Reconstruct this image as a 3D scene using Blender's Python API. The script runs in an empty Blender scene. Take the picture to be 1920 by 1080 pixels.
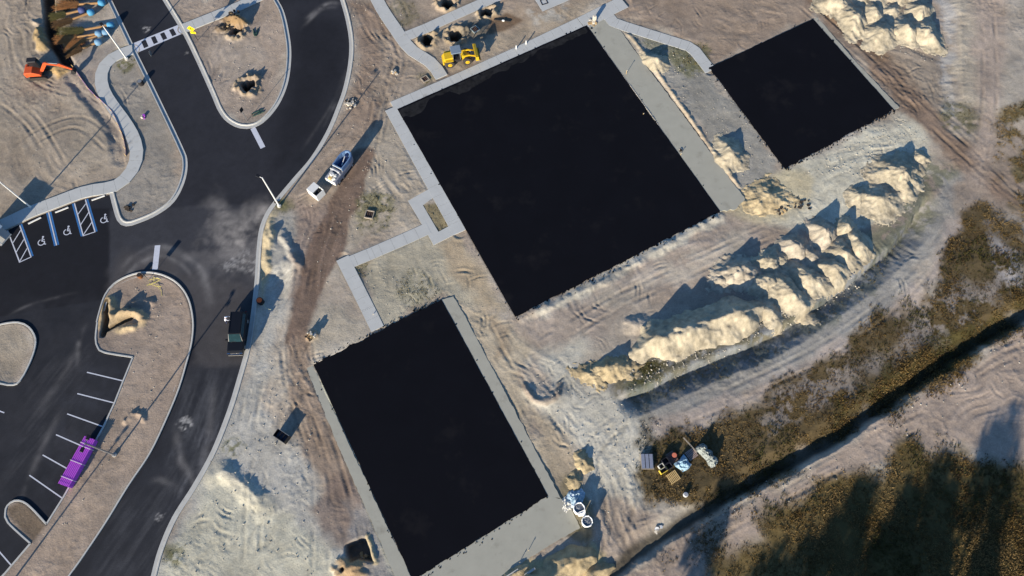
import bpy, bmesh, math, random
import numpy as np
from mathutils import Vector, Matrix
from mathutils.geometry import tessellate_polygon
random.seed(5)
S = bpy.context.scene
COL = S.collection
R = math.radians

# ------------------------------------------------------------------ camera
FPX, NAD, ALT = 1480.0, (985.0, 1150.0), 95.0       # focal length in photo pixels, nadir pixel, height in metres
_d = Vector((NAD[0]-960, -(NAD[1]-540), -FPX)).normalized()
_z = -_d
_x = (Vector((1, 0, 0)) - _z[0]*_z).normalized()
_y = _z.cross(_x)
def G(px, py):
    """photo pixel -> point on the ground plane (metres)"""
    r = Vector((px-960, -(py-540), -FPX)); k = -ALT/r.dot(_z)
    return (r.dot(_x)*k, r.dot(_y)*k)
def GP(pts): return np.array([G(*p) for p in pts], float)
cam = bpy.data.cameras.new('camera'); camo = bpy.data.objects.new('camera', cam); COL.objects.link(camo)
camo.matrix_world = Matrix(((_x[0], _x[1], _x[2], 0), (_y[0], _y[1], _y[2], 0), (_z[0], _z[1], _z[2], ALT), (0, 0, 0, 1)))
cam.sensor_width = 36; cam.lens = FPX/1920*36; cam.clip_end = 6000; cam.clip_start = 1
S.camera = camo
# ------------------------------------------------------------------ light
SUN_EL = 16.6
SH = Vector((math.cos(R(61)), math.sin(R(61)), 0))          # direction the shadows fall
world = bpy.data.worlds.new('World'); S.world = world; world.use_nodes = True
wn = world.node_tree; wn.nodes.clear()
sky = wn.nodes.new('ShaderNodeTexSky'); sky.sky_type = 'NISHITA'; sky.sun_disc = False
sky.sun_elevation = R(SUN_EL); sky.sun_rotation = R(90-(61+180)); sky.air_density = 1.0; sky.dust_density = 0.4; sky.ozone_density = 6.0
bg = wn.nodes.new('ShaderNodeBackground'); bg.inputs[1].default_value = 0.092
wo = wn.nodes.new('ShaderNodeOutputWorld'); wn.links.new(sky.outputs[0], bg.inputs[0]); wn.links.new(bg.outputs[0], wo.inputs[0])
sun = bpy.data.lights.new('sun', 'SUN'); sun.energy = 4.5; sun.angle = R(0.5); sun.color = (1.0, 0.90, 0.76)
suno = bpy.data.objects.new('sun', sun); COL.objects.link(suno)
ldir = Vector((SH.x*math.cos(R(SUN_EL)), SH.y*math.cos(R(SUN_EL)), -math.sin(R(SUN_EL))))
suno.rotation_euler = ldir.to_track_quat('-Z', 'Y').to_euler(); suno.location = (0, 0, 60)
S.view_settings.view_transform = 'Standard'; S.view_settings.look = 'None'; S.view_settings.exposure = 0.92; S.view_settings.gamma = 1
S.view_settings.use_curve_mapping = False
S.render.engine = 'CYCLES'

# ------------------------------------------------------------------ helpers
def srgb(r, g, b, k=1.0):
    f = lambda c: ((c/255+.055)/1.055)**2.4 if c > 10 else c/255/12.92
    return (f(r)*k, f(g)*k, f(b)*k)
_T = np.random.RandomState(11).rand(8, 256, 256)
def vn(x, y, s=0):
    xi = np.floor(x).astype(int); yi = np.floor(y).astype(int); u = x-xi; v = y-yi
    u = u*u*(3-2*u); v = v*v*(3-2*v); T = _T[s % 8]; xi = xi+s*37; yi = yi+s*91
    a = T[xi & 255, yi & 255]; b = T[(xi+1) & 255, yi & 255]; c = T[xi & 255, (yi+1) & 255]; d = T[(xi+1) & 255, (yi+1) & 255]
    return (a*(1-u)+b*u)*(1-v)+(c*(1-u)+d*u)*v
def fbm(x, y, size, octv=4, s=0, g=.5):
    """-1..1 noise with features about `size` metres"""
    o = 0; a = 1; t = 0; f = 1/size
    for i in range(octv):
        o = o+a*(vn(x*f+i*17.3, y*f+i*9.1, s+i)*2-1); t += a; a *= g; f *= 2.07
    return o/t*1.6
def sdpoly(X, Y, P):
    """signed distance to polygon, negative inside"""
    d = np.full(X.shape, 1e9); ins = np.zeros(X.shape, bool); n = len(P)
    for i in range(n):
        ax, ay = P[i]; bx, by = P[(i+1) % n]; ex, ey = bx-ax, by-ay
        wx, wy = X-ax, Y-ay; t = np.clip((wx*ex+wy*ey)/(ex*ex+ey*ey+1e-12), 0, 1)
        d = np.minimum(d, (wx-ex*t)**2+(wy-ey*t)**2)
        c = ((ay > Y) != (by > Y)) & (X < (bx-ax)*(Y-ay)/((by-ay) if by != ay else 1e-12)+ax); ins ^= c
    d = np.sqrt(d); return np.where(ins, -d, d)
def dline(X, Y, P):
    """distance to polyline, signed side, param length"""
    d = np.full(X.shape, 1e9); sg = np.zeros(X.shape); L = np.zeros(X.shape); acc = 0
    for i in range(len(P)-1):
        ax, ay = P[i]; ex, ey = P[i+1][0]-ax, P[i+1][1]-ay; l = math.hypot(ex, ey)+1e-9
        wx, wy = X-ax, Y-ay; t = np.clip((wx*ex+wy*ey)/(l*l), 0, 1)
        q = np.hypot(wx-ex*t, wy-ey*t); m = q < d
        d = np.where(m, q, d); sg = np.where(m, np.sign(ex*wy-ey*wx), sg); L = np.where(m, acc+t*l, L); acc += l
    return d, sg, L, acc
def smooth(P, closed=False, step=.6):
    """Catmull-Rom through world points"""
    P = [tuple(p) for p in P]; n = len(P); out = []
    rng = range(n if closed else n-1)
    for i in rng:
        if closed: p0, p1, p2, p3 = P[i-1], P[i], P[(i+1) % n], P[(i+2) % n]
        else: p0, p1, p2, p3 = P[max(i-1, 0)], P[i], P[i+1], P[min(i+2, n-1)]
        k = max(2, int(math.hypot(p2[0]-p1[0], p2[1]-p1[1])/step))
        for j in range(k):
            t = j/k; a = []
            for c in (0, 1):
                a.append(.5*(2*p1[c]+(p2[c]-p0[c])*t+(2*p0[c]-5*p1[c]+4*p2[c]-p3[c])*t*t+(3*p1[c]-p0[c]-3*p2[c]+p3[c])*t**3))
            out.append(tuple(a))
    if not closed: out.append(P[-1])
    return np.array(out)
def sstep(a, b, x): t = np.clip((x-a)/(b-a), 0, 1); return t*t*(3-2*t)

# ---- materials
MATS = {}
def mat(name, col, rough=.8, noise=.12, scale=6, metal=0, bump=0, spec=.3, spots=None):
    if name in MATS: return MATS[name]
    m = bpy.data.materials.new(name); m.use_nodes = True; nt = m.node_tree; b = nt.nodes['Principled BSDF']
    b.inputs['Roughness'].default_value = rough; b.inputs['Metallic'].default_value = metal; b.inputs['Specular IOR Level'].default_value = spec
    tc = nt.nodes.new('ShaderNodeTexCoord'); nz = nt.nodes.new('ShaderNodeTexNoise'); nz.inputs['Scale'].default_value = scale; nz.inputs['Detail'].default_value = 6
    nt.links.new(tc.outputs['Object'], nz.inputs['Vector'])
    mx = nt.nodes.new('ShaderNodeMix'); mx.data_type = 'RGBA'
    mx.inputs['A'].default_value = (*[c*(1-noise*1.6) for c in col], 1); mx.inputs['B'].default_value = (*[min(1, c*(1+noise*1.6)) for c in col], 1)
    nt.links.new(nz.outputs['Fac'], mx.inputs['Factor']); src = mx.outputs['Result']
    if spots:
        n2 = nt.nodes.new('ShaderNodeTexNoise'); n2.inputs['Scale'].default_value = spots[1]; n2.inputs['Detail'].default_value = 8; n2.inputs['Roughness'].default_value = .65
        nt.links.new(tc.outputs['Object'], n2.inputs['Vector']); rp = nt.nodes.new('ShaderNodeMapRange'); rp.inputs[1].default_value = spots[2]; rp.inputs[2].default_value = spots[2]+.18
        nt.links.new(n2.outputs['Fac'], rp.inputs[0]); m2 = nt.nodes.new('ShaderNodeMix'); m2.data_type = 'RGBA'
        nt.links.new(rp.outputs[0], m2.inputs['Factor']); nt.links.new(src, m2.inputs['A']); m2.inputs['B'].default_value = (*spots[0], 1); src = m2.outputs['Result']
    nt.links.new(src, b.inputs['Base Color'])
    if bump:
        bp = nt.nodes.new('ShaderNodeBump'); bp.inputs['Strength'].default_value = 1; bp.inputs['Distance'].default_value = bump
        nt.links.new(nz.outputs['Fac'], bp.inputs['Height']); nt.links.new(bp.outputs[0], b.inputs['Normal'])
    MATS[name] = m; return m
def attr_mat(name, fine=.35, scale=5.0, bump=.03, rough=.95, spec=.15):
    """surface whose own colour comes from the 'albedo' attribute, with procedural grain and relief on top"""
    m = bpy.data.materials.new(name); m.use_nodes = True; nt = m.node_tree; b = nt.nodes['Principled BSDF']
    b.inputs['Roughness'].default_value = rough; b.inputs['Specular IOR Level'].default_value = spec
    at = nt.nodes.new('ShaderNodeAttribute'); at.attribute_name = 'albedo'
    tc = nt.nodes.new('ShaderNodeTexCoord'); nz = nt.nodes.new('ShaderNodeTexNoise'); nz.inputs['Scale'].default_value = scale; nz.inputs['Detail'].default_value = 5; nz.inputs['Roughness'].default_value = .6
    nt.links.new(tc.outputs['Object'], nz.inputs['Vector'])
    mr = nt.nodes.new('ShaderNodeMapRange'); mr.inputs[1].default_value = .25; mr.inputs[2].default_value = .75; mr.inputs[3].default_value = 1-fine; mr.inputs[4].default_value = 1+fine
    nt.links.new(nz.outputs['Fac'], mr.inputs[0])
    vm = nt.nodes.new('ShaderNodeVectorMath'); vm.operation = 'SCALE'; nt.links.new(at.outputs['Color'], vm.inputs[0]); nt.links.new(mr.outputs[0], vm.inputs['Scale'])
    nt.links.new(vm.outputs[0], b.inputs['Base Color'])
    if bump:
        bp = nt.nodes.new('ShaderNodeBump'); bp.inputs['Strength'].default_value = 1; bp.inputs['Distance'].default_value = bump
        nt.links.new(nz.outputs['Fac'], bp.inputs['Height']); nt.links.new(bp.outputs[0], b.inputs['Normal'])
    MATS[name] = m; return m

# ---- mesh building
def link(o, parent=None):
    COL.objects.link(o)
    if parent: o.parent = parent
    return o
def tag(o, label=None, cat=None, group=None, kind=None):
    if label: o['label'] = label
    if cat: o['category'] = cat
    if group: o['group'] = group
    if kind: o['kind'] = kind
    return o
def empty(name, loc, rz=0):
    o = bpy.data.objects.new(name, None); o.location = loc; o.rotation_euler = (0, 0, rz); o.empty_display_size = .3; return link(o)
class MB:
    def __init__(s): s.v = []; s.f = []
    def add(s, v, f): n = len(s.v); s.v += [tuple(p) for p in v]; s.f += [tuple(i+n for i in q) for q in f]; return s
    def box(s, c, d, rz=0, tilt=0, ch=0, taper=1.0):
        hx, hy, hz = d[0]/2, d[1]/2, d[2]/2
        if ch > 0:
            ring = [(-hx+ch, -hy), (hx-ch, -hy), (hx, -hy+ch), (hx, hy-ch), (hx-ch, hy), (-hx+ch, hy), (-hx, hy-ch), (-hx, -hy+ch)]
            v = [(x, y, -hz) for x, y in ring]+[(x*taper, y*taper, hz-ch) for x, y in ring]+[(x*taper*(1-ch/hx), y*taper*(1-ch/hy), hz) for x, y in ring]
            f = [(0, 7, 6, 5, 4, 3, 2, 1), tuple(range(16, 24))]
            for L in (0, 8):
                for i in range(8): j = (i+1) % 8; f.append((L+i, L+j, L+8+j, L+8+i))
        else:
            v = [(x, y, z) for z in (-hz, hz) for x, y in ((-hx, -hy), (hx, -hy), (hx, hy), (-hx, hy))]
            v = v[:4]+[(x*taper, y*taper, z) for x, y, z in v[4:]]
            f = [(0, 3, 2, 1), (4, 5, 6, 7), (0, 1, 5, 4), (1, 2, 6, 5), (2, 3, 7, 6), (3, 0, 4, 7)]
        M = Matrix.Translation(c) @ Matrix.Rotation(rz, 4, 'Z') @ Matrix.Rotation(tilt, 4, 'Y')
        return s.add([M @ Vector(p) for p in v], f)
    def tube(s, pts, rad, n=8, cap=True):
        pts = [Vector(p) for p in pts]; m = len(pts); rr = rad if isinstance(rad, (list, tuple)) else [rad]*m; v = []; f = []
        up = None
        for i, p in enumerate(pts):
            t = (pts[min(i+1, m-1)]-pts[max(i-1, 0)]).normalized()
            if up is None: up = Vector((0, 0, 1)) if abs(t.z) < .9 else Vector((1, 0, 0))
            a = t.cross(up).normalized(); b = a.cross(t).normalized(); up = b
            for k in range(n):
                w = 2*math.pi*k/n; v.append(p+a*math.cos(w)*rr[i]+b*math.sin(w)*rr[i])
        for i in range(m-1):
            for k in range(n): j = (k+1) % n; f.append((i*n+k, i*n+j, (i+1)*n+j, (i+1)*n+k))
        if cap: f.append(tuple(range(n-1, -1, -1))); f.append(tuple((m-1)*n+k for k in range(n)))
        return s.add(v, f)
    def cyl(s, p0, p1, r0, r1=None, n=12): return s.tube([p0, p1], [r0, r0 if r1 is None else r1], n)
    def prism(s, poly, z0, z1, M=None):
        n = len(poly); v = [Vector((x, y, z)) for z in (z0, z1) for x, y in poly]
        if M: v = [M @ p for p in v]
        return s.add(v, [tuple(range(n-1, -1, -1)), tuple(range(n, 2*n))]+[(i, (i+1) % n, n+(i+1) % n, n+i) for i in range(n)])
    def side(s, prof, y0, y1):
        """profile in XZ, extruded along Y"""
        n = len(prof); v = [(x, y, z) for y in (y0, y1) for x, z in prof]
        return s.add(v, [tuple(range(n)), tuple(range(2*n-1, n-1, -1))]+[(i, n+i, n+(i+1) % n, (i+1) % n) for i in range(n)])
    def build(s, name, m, parent=None, smooth_=False, bevel=0):
        me = bpy.data.meshes.new(name); me.from_pydata(s.v, [], s.f); me.validate(); me.update()
        if smooth_: me.shade_smooth()
        me.materials.append(m); o = link(bpy.data.objects.new(name, me), parent)
        if bevel:
            b = o.modifiers.new('bevel', 'BEVEL'); b.width = bevel; b.segments = 2; b.limit_method = 'ANGLE'
        return o
def part(name, m, parent, fn, **k):
    b = MB(); fn(b); return b.build(name, m, parent, **k)
def copy_tree(o, parent=None):
    c = o.copy(); COL.objects.link(c)
    if parent: c.parent = parent
    for ch in list(o.children): copy_tree(ch, c)
    return c
def bulk(name, V, F, m, colors=None, parent=None, smooth_=False):
    """numpy mesh: V (n,3), F (k,3 or 4)"""
    me = bpy.data.meshes.new(name); n = len(V); k, q = F.shape
    me.vertices.add(n); me.vertices.foreach_set('co', V.astype(np.float32).ravel())
    me.loops.add(k*q); me.loops.foreach_set('vertex_index', F.astype(np.int32).ravel())
    me.polygons.add(k); me.polygons.foreach_set('loop_start', np.arange(0, k*q, q, dtype=np.int32))
    me.update(calc_edges=True)
    me.polygons.foreach_set('use_smooth', np.full(k, smooth_))
    if colors is not None:
        a = me.color_attributes.new('albedo', 'FLOAT_COLOR', 'POINT'); c = np.ones((n, 4), np.float32); c[:, :3] = colors
        a.data.foreach_set('color', c.ravel())
    me.materials.append(m); return link(bpy.data.objects.new(name, me), parent)

# ------------------------------------------------------------------ layout (traced in photo pixels, laid on the ground)
COURTS = {'big': [(1100, 48), (745, 205), (966, 594), (1350, 397)],
          'right': [(1524, 36), (1330, 127), (1472, 317), (1676, 206)],
          'low': [(828, 562), (588, 684), (774.6, 1088), (1027, 930)]}
KERB_LEFT = [(180, -45), (203, 0), (247, 92), (290, 180), (335, 275), (345, 305), (340, 340), (322, 375), (292, 398), (258, 413), (238, 418), (226, 410), (218, 385), (211, 357)]
KERB_OUT = [(630, -40), (644, 0), (655, 40), (661, 80), (659, 120), (650, 165), (638, 200), (618, 248), (588, 298), (555, 337), (524, 374), (505, 400), (493, 430), (488, 470), (485, 520), (481, 560), (476, 600), (467, 655), (452, 710), (437, 760), (418, 812), (398, 858), (366, 915), (330, 972), (305, 1030), (290, 1085), (280, 1130)]
MEDIAN = [(285, -45), (312, 0), (347, 58), (375, 115), (402, 175), (415, 205), (430, 224), (452, 235), (475, 234), (497, 220), (520, 190), (535, 150), (540, 100), (535, 58), (526, 22), (512, -5), (495, -45)]
ISLAND = [(95, 1140), (125, 1085), (150, 1050), (197, 980), (240, 910), (280, 850), (310, 788), (334, 730), (349, 680), (359, 640), (361, 600), (352, 560), (332, 532), (302, 516), (270, 512), (240, 519), (215, 533), (199, 553), (190, 578), (183, 605), (180, 635), (184, 652), (196, 661), (250, 670), (232, 714), (215, 757), (195, 800), (160, 862), (120, 932), (88, 983), (60, 953), (44, 941), (28, 939), (15, 948), (11, 962), (16, 980), (58, 1019), (12, 1073), (-40, 1130)]
SMALL = [(-40, 630), (-15, 616), (5, 608), (35, 605), (55, 614), (67, 635), (64, 660), (52, 690), (38, 714), (25, 722), (0, 719), (-30, 705)]
PARK_FRONT = [(211, 357), (160, 368), (100, 388), (50, 408), (15, 426), (-60, 460)]
PSM = lambda P, c=False: smooth(GP(P), c)
k_left = PSM(KERB_LEFT); k_out = PSM(KERB_OUT); k_med = PSM(MEDIAN); k_small = PSM(SMALL, True)
isl_r = PSM(ISLAND[:20]); isl_l = PSM(ISLAND[19:24]); isl_lot = GP(ISLAND[23:30]); isl_pen = PSM(ISLAND[29:37]); isl_b = GP(ISLAND[36:])
isl = np.vstack([isl_r, isl_l[1:], isl_lot[1:], isl_pen[1:], isl_b[1:]])
ROAD = np.vstack([k_left, GP(PARK_FRONT)[1:], GP([(-200, 520), (-220, 1250), (270, 1180)]), k_out[::-1]])
HOLES = [k_med, isl, k_small]

# ------------------------------------------------------------------ ground grid
DX = .15
def axis(a, b):
    c = np.arange(a, b+DX/2, DX); o = []; s = .3; p = b
    while p < 2600: p += s; s *= 1.18; o.append(p)
    o = np.array(o); l = []; s = .3; p = a
    while p > -2600: p -= s; s *= 1.18; l.append(p)
    return np.concatenate([np.array(l[::-1]), c, o])
xs = axis(-83, 79); ys = axis(2, 91)
X, Y = np.meshgrid(xs, ys); NX, NY = len(xs), len(ys)
Z = np.zeros(X.shape); C = np.zeros(X.shape+(3,))
def sl(P, m):
    x0, y0 = P.min(0)-m; x1, y1 = P.max(0)+m
    return np.s_[max(0, np.searchsorted(ys, y0)):np.searchsorted(ys, y1), max(0, np.searchsorted(xs, x0)):np.searchsorted(xs, x1)]
# base soil
n1 = fbm(X, Y, 14, 5, 1); n2 = fbm(X, Y, 3.2, 5, 2, .6); n3 = fbm(X, Y, .7, 3, 3, .7)
tan_ = np.array(srgb(151, 136, 122)); pale = np.array(srgb(184, 176, 162)); brown = np.array(srgb(116, 97, 84)); grey = np.array(srgb(150, 148, 143))
def mixc(Cs, col, w): return Cs*(1-w[..., None])+np.asarray(col)*w[..., None]
C[:] = tan_
C = mixc(C, pale, np.clip(.25+n1*.5+n2*.25, 0, .75)); C = mixc(C, brown, np.clip(-n1*.35+n2*.3-.08, 0, .55))
def zone(P, col, soft=1.0, k=1.0, warp=1.2, patch=0.0, psize=2.5, s=4):
    """paint soil of another kind with an uneven edge; patch>0 breaks it into patches"""
    global C
    P = GP(P); q = sl(P, soft+warp+1); x, y = X[q], Y[q]
    d = sdpoly(x, y, P)+warp*fbm(x, y, 3.5, 4, s)
    w = sstep(soft, -soft, d)*k
    if patch: w = w*sstep(-patch, patch*.6, fbm(x, y, psize, 5, s+1, .65)+.15)
    C[q] = mixc(C[q], col, w)
sg = lambda r, g, b: srgb(r, g, b)
rect = np.hypot(np.maximum(np.abs(X+2)-84, 0), np.maximum(np.abs(Y-46)-48, 0)); far_w = sstep(5, 45, rect)
C = mixc(C, tan_*.96+.02, far_w*.85); C *= (1+.15*fbm(X, Y, 60, 3, 2)*sstep(5, 60, rect))[..., None]
# broad soil zones
zone([(-60, -40), (100, -40), (130, 130), (230, 240), (240, 330), (200, 350), (0, 420), (-80, 450)], sg(152, 137, 120), 2, .75)
zone([(120, 150), (170, 165), (230, 250), (235, 320), (150, 330), (130, 220)], sg(168, 155, 138), 2, .5)
zone([(100, 70), (250, 100), (190, 130), (180, 170), (240, 260), (225, 262), (150, 170)], sg(132, 122, 116), .6, .7)
zone([(200, 110), (248, 100), (340, 300), (320, 380), (230, 415), (212, 362), (255, 320), (258, 250), (200, 170)], sg(140, 134, 126), .7, .8)
zone([(312, 0), (347, 58), (402, 175), (452, 235), (520, 190), (540, 100), (512, -5)], sg(156, 139, 125), .6, .8)
zone([(400, 60), (470, 70), (500, 130), (460, 150), (420, 160), (395, 110)], sg(172, 158, 144), 1.2, .6)
zone([(650, 0), (720, 0), (760, 110), (725, 200), (700, 290), (640, 260), (665, 150), (665, 60)], sg(138, 117, 101), 1.2, .85)
zone([(560, 300), (640, 220), (690, 260), (660, 300), (620, 400), (560, 420), (530, 400)], sg(146, 129, 114), 1.2, .8)
zone([(705, 60), (800, 110), (820, 150), (730, 200), (700, 180), (720, 120)], sg(158, 142, 126), 1.2, .8)
zone([(740, 0), (880, -20), (900, 20), (780, 60)], sg(150, 134, 118), 1.0, .8)
zone([(780, 60), (900, 20), (1100, 0), (1080, 40), (850, 140), (780, 90)], sg(160, 144, 124), 1.0, .85)
zone([(880, -40), (1160, -40), (1040, 20), (960, 60), (930, 20)], sg(146, 126, 108), 1.2, .6)
zone([(990, 20), (1060, 10), (1050, 30), (1000, 45)], sg(172, 168, 160), .6, .7, patch=.3)
zone([(1180, -30), (1530, -30), (1520, 35), (1330, 120), (1290, 80), (1170, 35), (1145, 20)], sg(146, 127, 111), 1, .85)
zone([(1200, -10), (1290, 0), (1310, 60), (1260, 60)], sg(166, 148, 132), 1.5, .5, patch=.4, psize=5)
zone([(1170, 55), (1290, 95), (1330, 135), (1460, 300), (1400, 370), (1330, 260), (1180, 75)], sg(146, 142, 134), .5, .95)
zone([(1530, 0), (1550, 0), (1700, 120), (1760, 210), (1850, 300), (1925, 372), (1925, 425), (1840, 350), (1750, 262), (1690, 205), (1530, 22), (1500, -10)], sg(128, 107, 91), .8, .9)
zone([(1500, -20), (1560, 5), (1640, 70), (1690, 120), (1640, 110), (1560, 40)], sg(132, 106, 80), .6, .7)
zone([(1640, 80), (1760, 70), (1770, 200), (1800, 260), (1760, 210), (1690, 130)], sg(150, 135, 119), 1, .8)
zone([(1760, -30), (1800, -30), (1800, 230), (1770, 210), (1762, 70)], sg(166, 164, 162), .8, .8, patch=.6)
zone([(1790, -40), (1830, -40), (1840, 210), (1795, 190)], sg(176, 164, 146), .8, .8)
zone([(1825, -60), (1890, -60), (1885, 200), (1860, 330), (1830, 400), (1790, 440), (1830, 260)], sg(170, 152, 138), 1.2, .9)
zone([(1890, -40), (2010, -40), (2010, 220), (1890, 200)], sg(170, 160, 148), 1.2, .7)
zone([(1480, 320), (1690, 215), (1735, 250), (1750, 310), (1680, 400), (1620, 430), (1560, 440), (1400, 420)], sg(190, 184, 166), 1.0, .95)
zone([(1352, 400), (1400, 370), (1480, 320), (1520, 340), (1500, 400), (1420, 430)], sg(186, 172, 140), 1.0, .85)
zone([(966, 598), (1350, 402), (1440, 420), (1420, 470), (1330, 500), (1180, 580), (1100, 640), (1010, 660)], sg(164, 149, 136), 1.2, .95)
zone([(970, 596), (1345, 402), (1352, 412), (1100, 545), (975, 615)], sg(176, 172, 160), .6, .8)
zone([(1120, 560), (1330, 450), (1400, 430), (1390, 480), (1250, 530), (1140, 600)], sg(186, 176, 160), 1, .6, patch=.5)
zone([(850, 560), (960, 600), (1010, 660), (980, 720), (1000, 800), (1060, 900), (1030, 925), (850, 580)], sg(172, 158, 136), 1.0, .9)
zone([(920, 600), (960, 610), (960, 660), (930, 670)], sg(140, 122, 102), .8, .7)
zone([(970, 670), (1090, 640), (1110, 720), (1260, 780), (1250, 860), (1200, 960), (1110, 1000), (1080, 850), (1000, 760)], sg(186, 180, 166), 1.2, .95)
zone([(975, 690), (1000, 740), (1050, 745), (1040, 690), (1000, 660)], sg(172, 155, 140), .7, .7)
zone([(1000, 770), (1080, 830), (1110, 900), (1080, 960), (1050, 900)], sg(158, 143, 122), 1.0, .85)
zone([(1110, 940), (1200, 940), (1260, 960), (1180, 1050), (1100, 1100), (1110, 1000)], sg(160, 144, 130), 1.0, .9)
zone([(950, 1040), (1080, 1060), (1110, 1030), (1150, 1060), (1130, 1110), (900, 1130)], sg(184, 166, 124), .8, .95)
zone([(1070, 900), (1110, 940), (1100, 1000), (1070, 1000), (1060, 930)], sg(120, 110, 84), .5, .8)
# strip right of the outer kerb
zone([(505, 400), (560, 400), (575, 470), (545, 560), (525, 640), (500, 730), (520, 800), (600, 900), (650, 990), (650, 1100), (290, 1100), (330, 980), (400, 860), (470, 660), (488, 480)], sg(166, 162, 154), 1.0, .95)
zone([(340, 1000), (400, 900), (480, 930), (600, 1000), (640, 1100), (300, 1120)], sg(188, 182, 162), 1.2, .9)
zone([(560, 390), (620, 380), (610, 430), (575, 480), (560, 560), (545, 560), (550, 440)], sg(142, 124, 113), 1.0, .85)
zone([(488, 430), (505, 420), (506, 500), (490, 560)], sg(188, 165, 126), .4, .85, warp=.4)
zone([(640, 320), (740, 210), (800, 350), (770, 380), (790, 410), (640, 480), (600, 600), (590, 660), (600, 540)], sg(162, 150, 134), 1.0, .9)
zone([(600, 560), (700, 610), (620, 665), (585, 680), (560, 650)], sg(166, 155, 138), 1, .8)
zone([(665, 495), (795, 430), (815, 460), (865, 440), (960, 590), (830, 560), (720, 612)], sg(160, 152, 134), .7, .95)
zone([(865, 440), (960, 590), (910, 580), (840, 520), (830, 460)], sg(158, 138, 112), 1.0, .75)
zone([(660, 285), (703, 278), (694, 330), (664, 400), (642, 470), (604, 560), (566, 655), (525, 650), (552, 545), (596, 430), (636, 345)], sg(112, 92, 80), .45, .92, warp=.7)
zone([(525, 640), (580, 640), (600, 700), (640, 800), (665, 900), (640, 960), (580, 850), (548, 740)], sg(140, 121, 105), .9, .9)
zone([(610, 890), (680, 900), (705, 990), (670, 1020), (600, 1010), (580, 960)], sg(124, 107, 97), .9, .85)
zone([(588, 690), (600, 690), (760, 1090), (735, 1090)], sg(172, 168, 148), .3, .95, warp=.3)
zone([(640, 940), (690, 950), (740, 1090), (700, 1090)], sg(140, 138, 136), .7, .7)
# islands
zone(ISLAND, sg(150, 132, 118), .4, .85, warp=.3)
zone([(230, 720), (320, 700), (270, 840), (200, 960), (100, 1080), (40, 1090), (120, 960)], sg(166, 147, 130), 1.2, .6)
zone([(184, 570), (215, 560), (240, 590), (275, 600), (250, 625), (200, 625), (180, 600)], sg(168, 148, 118), .6, .9, warp=.6)
zone([(14, 955), (40, 940), (88, 985), (60, 1015)], sg(108, 92, 74), .3, .8, warp=.3)
zone([(-30, 620), (0, 610), (60, 625), (55, 690), (20, 722), (-30, 700)], sg(150, 138, 122), .4, .8)
# the lower right: haul road, spoil strips, painted swale shade, grass
zone([(1140, 700), (1430, 610), (1500, 570), (1640, 490), (1700, 430), (1760, 330), (1800, 330), (1790, 420), (1700, 560), (1560, 660), (1400, 740), (1240, 800), (1170, 760)], sg(148, 144, 138), .8, .95)
zone([(1165, 722), (1300, 668), (1440, 612), (1520, 560), (1610, 500), (1690, 420), (1720, 430), (1640, 530), (1530, 610), (1400, 680), (1250, 742), (1190, 748)], sg(124, 127, 130), .6, .85, warp=.4)  # shade of the swale slope, painted into the soil as a cooler, darker grey
zone([(1600, 440), (1680, 400), (1740, 300), (1790, 320), (1740, 420), (1640, 500)], sg(112, 112, 92), 1.0, .8, patch=.25, psize=.9)
zone([(1170, 690), (1300, 650), (1420, 600), (1480, 580), (1590, 510), (1600, 530), (1470, 615), (1300, 680), (1160, 740)], sg(104, 96, 68), .5, .75, patch=.25, psize=.7)
zone([(1220, 800), (1400, 735), (1560, 655), (1700, 550), (1790, 420), (1835, 330), (1800, 470), (1740, 580), (1560, 700), (1440, 745), (1330, 790), (1230, 850)], sg(172, 157, 146), 1.0, .95)
GRASS = []
def gzone(P, col, soft=1.2, k=.95, warp=2.0, patch=0, psize=3.0, dens=1.0):
    zone(P, col, soft, k, warp, patch, psize, 5); GRASS.append((P, soft, warp, patch, psize, dens))
olive = sg(84, 70, 42)
gzone([(1205, 830), (1250, 790), (1340, 785), (1440, 745), (1520, 690), (1600, 640), (1700, 575), (1760, 540), (1800, 450), (1845, 385), (1920, 430), (1990, 500), (1990, 560), (1920, 600), (1700, 745), (1500, 865), (1300, 965), (1250, 960), (1210, 890)], olive)
gzone([(1880, 200), (2000, 150), (2000, 450), (1920, 400), (1880, 330)], sg(104, 92, 60), patch=.5)
zone([(1440, 760), (1560, 690), (1660, 640), (1760, 560), (1850, 540), (1900, 500), (1850, 570), (1680, 680), (1540, 760), (1450, 830)], sg(140, 130, 122), 1.5, .8, warp=2, patch=.12, psize=3)
zone([(1850, 420), (1900, 470), (1920, 540), (1870, 520)], sg(170, 165, 165), 1, .7, patch=.2)
gzone([(1600, 760), (1760, 610), (1930, 560), (1930, 600), (1700, 760), (1560, 840)], sg(66, 62, 28), 1.0, .7)
zone([(1140, 1100), (1260, 1010), (1500, 890), (1700, 758), (1990, 575), (2010, 860), (1920, 870), (1800, 830), (1690, 860), (1620, 890), (1500, 950), (1400, 1010), (1310, 1110)], sg(156, 139, 126), .8, .95, warp=.8)
gzone([(1300, 1115), (1355, 1048), (1440, 975), (1535, 918), (1640, 872), (1700, 845), (1760, 822), (1810, 815), (1840, 850), (1920, 850), (2040, 860), (2040, 1120)], sg(98, 82, 46), 1.4, .97, warp=1.6)
gzone([(1480, 1110), (1600, 930), (1750, 890), (1920, 920), (1990, 1120)], sg(64, 58, 30), 3, .7)
gzone([(1250, 1060), (1330, 960), (1400, 940), (1360, 1020)], sg(100, 90, 66), 1.5, .5, patch=.3)
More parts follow.
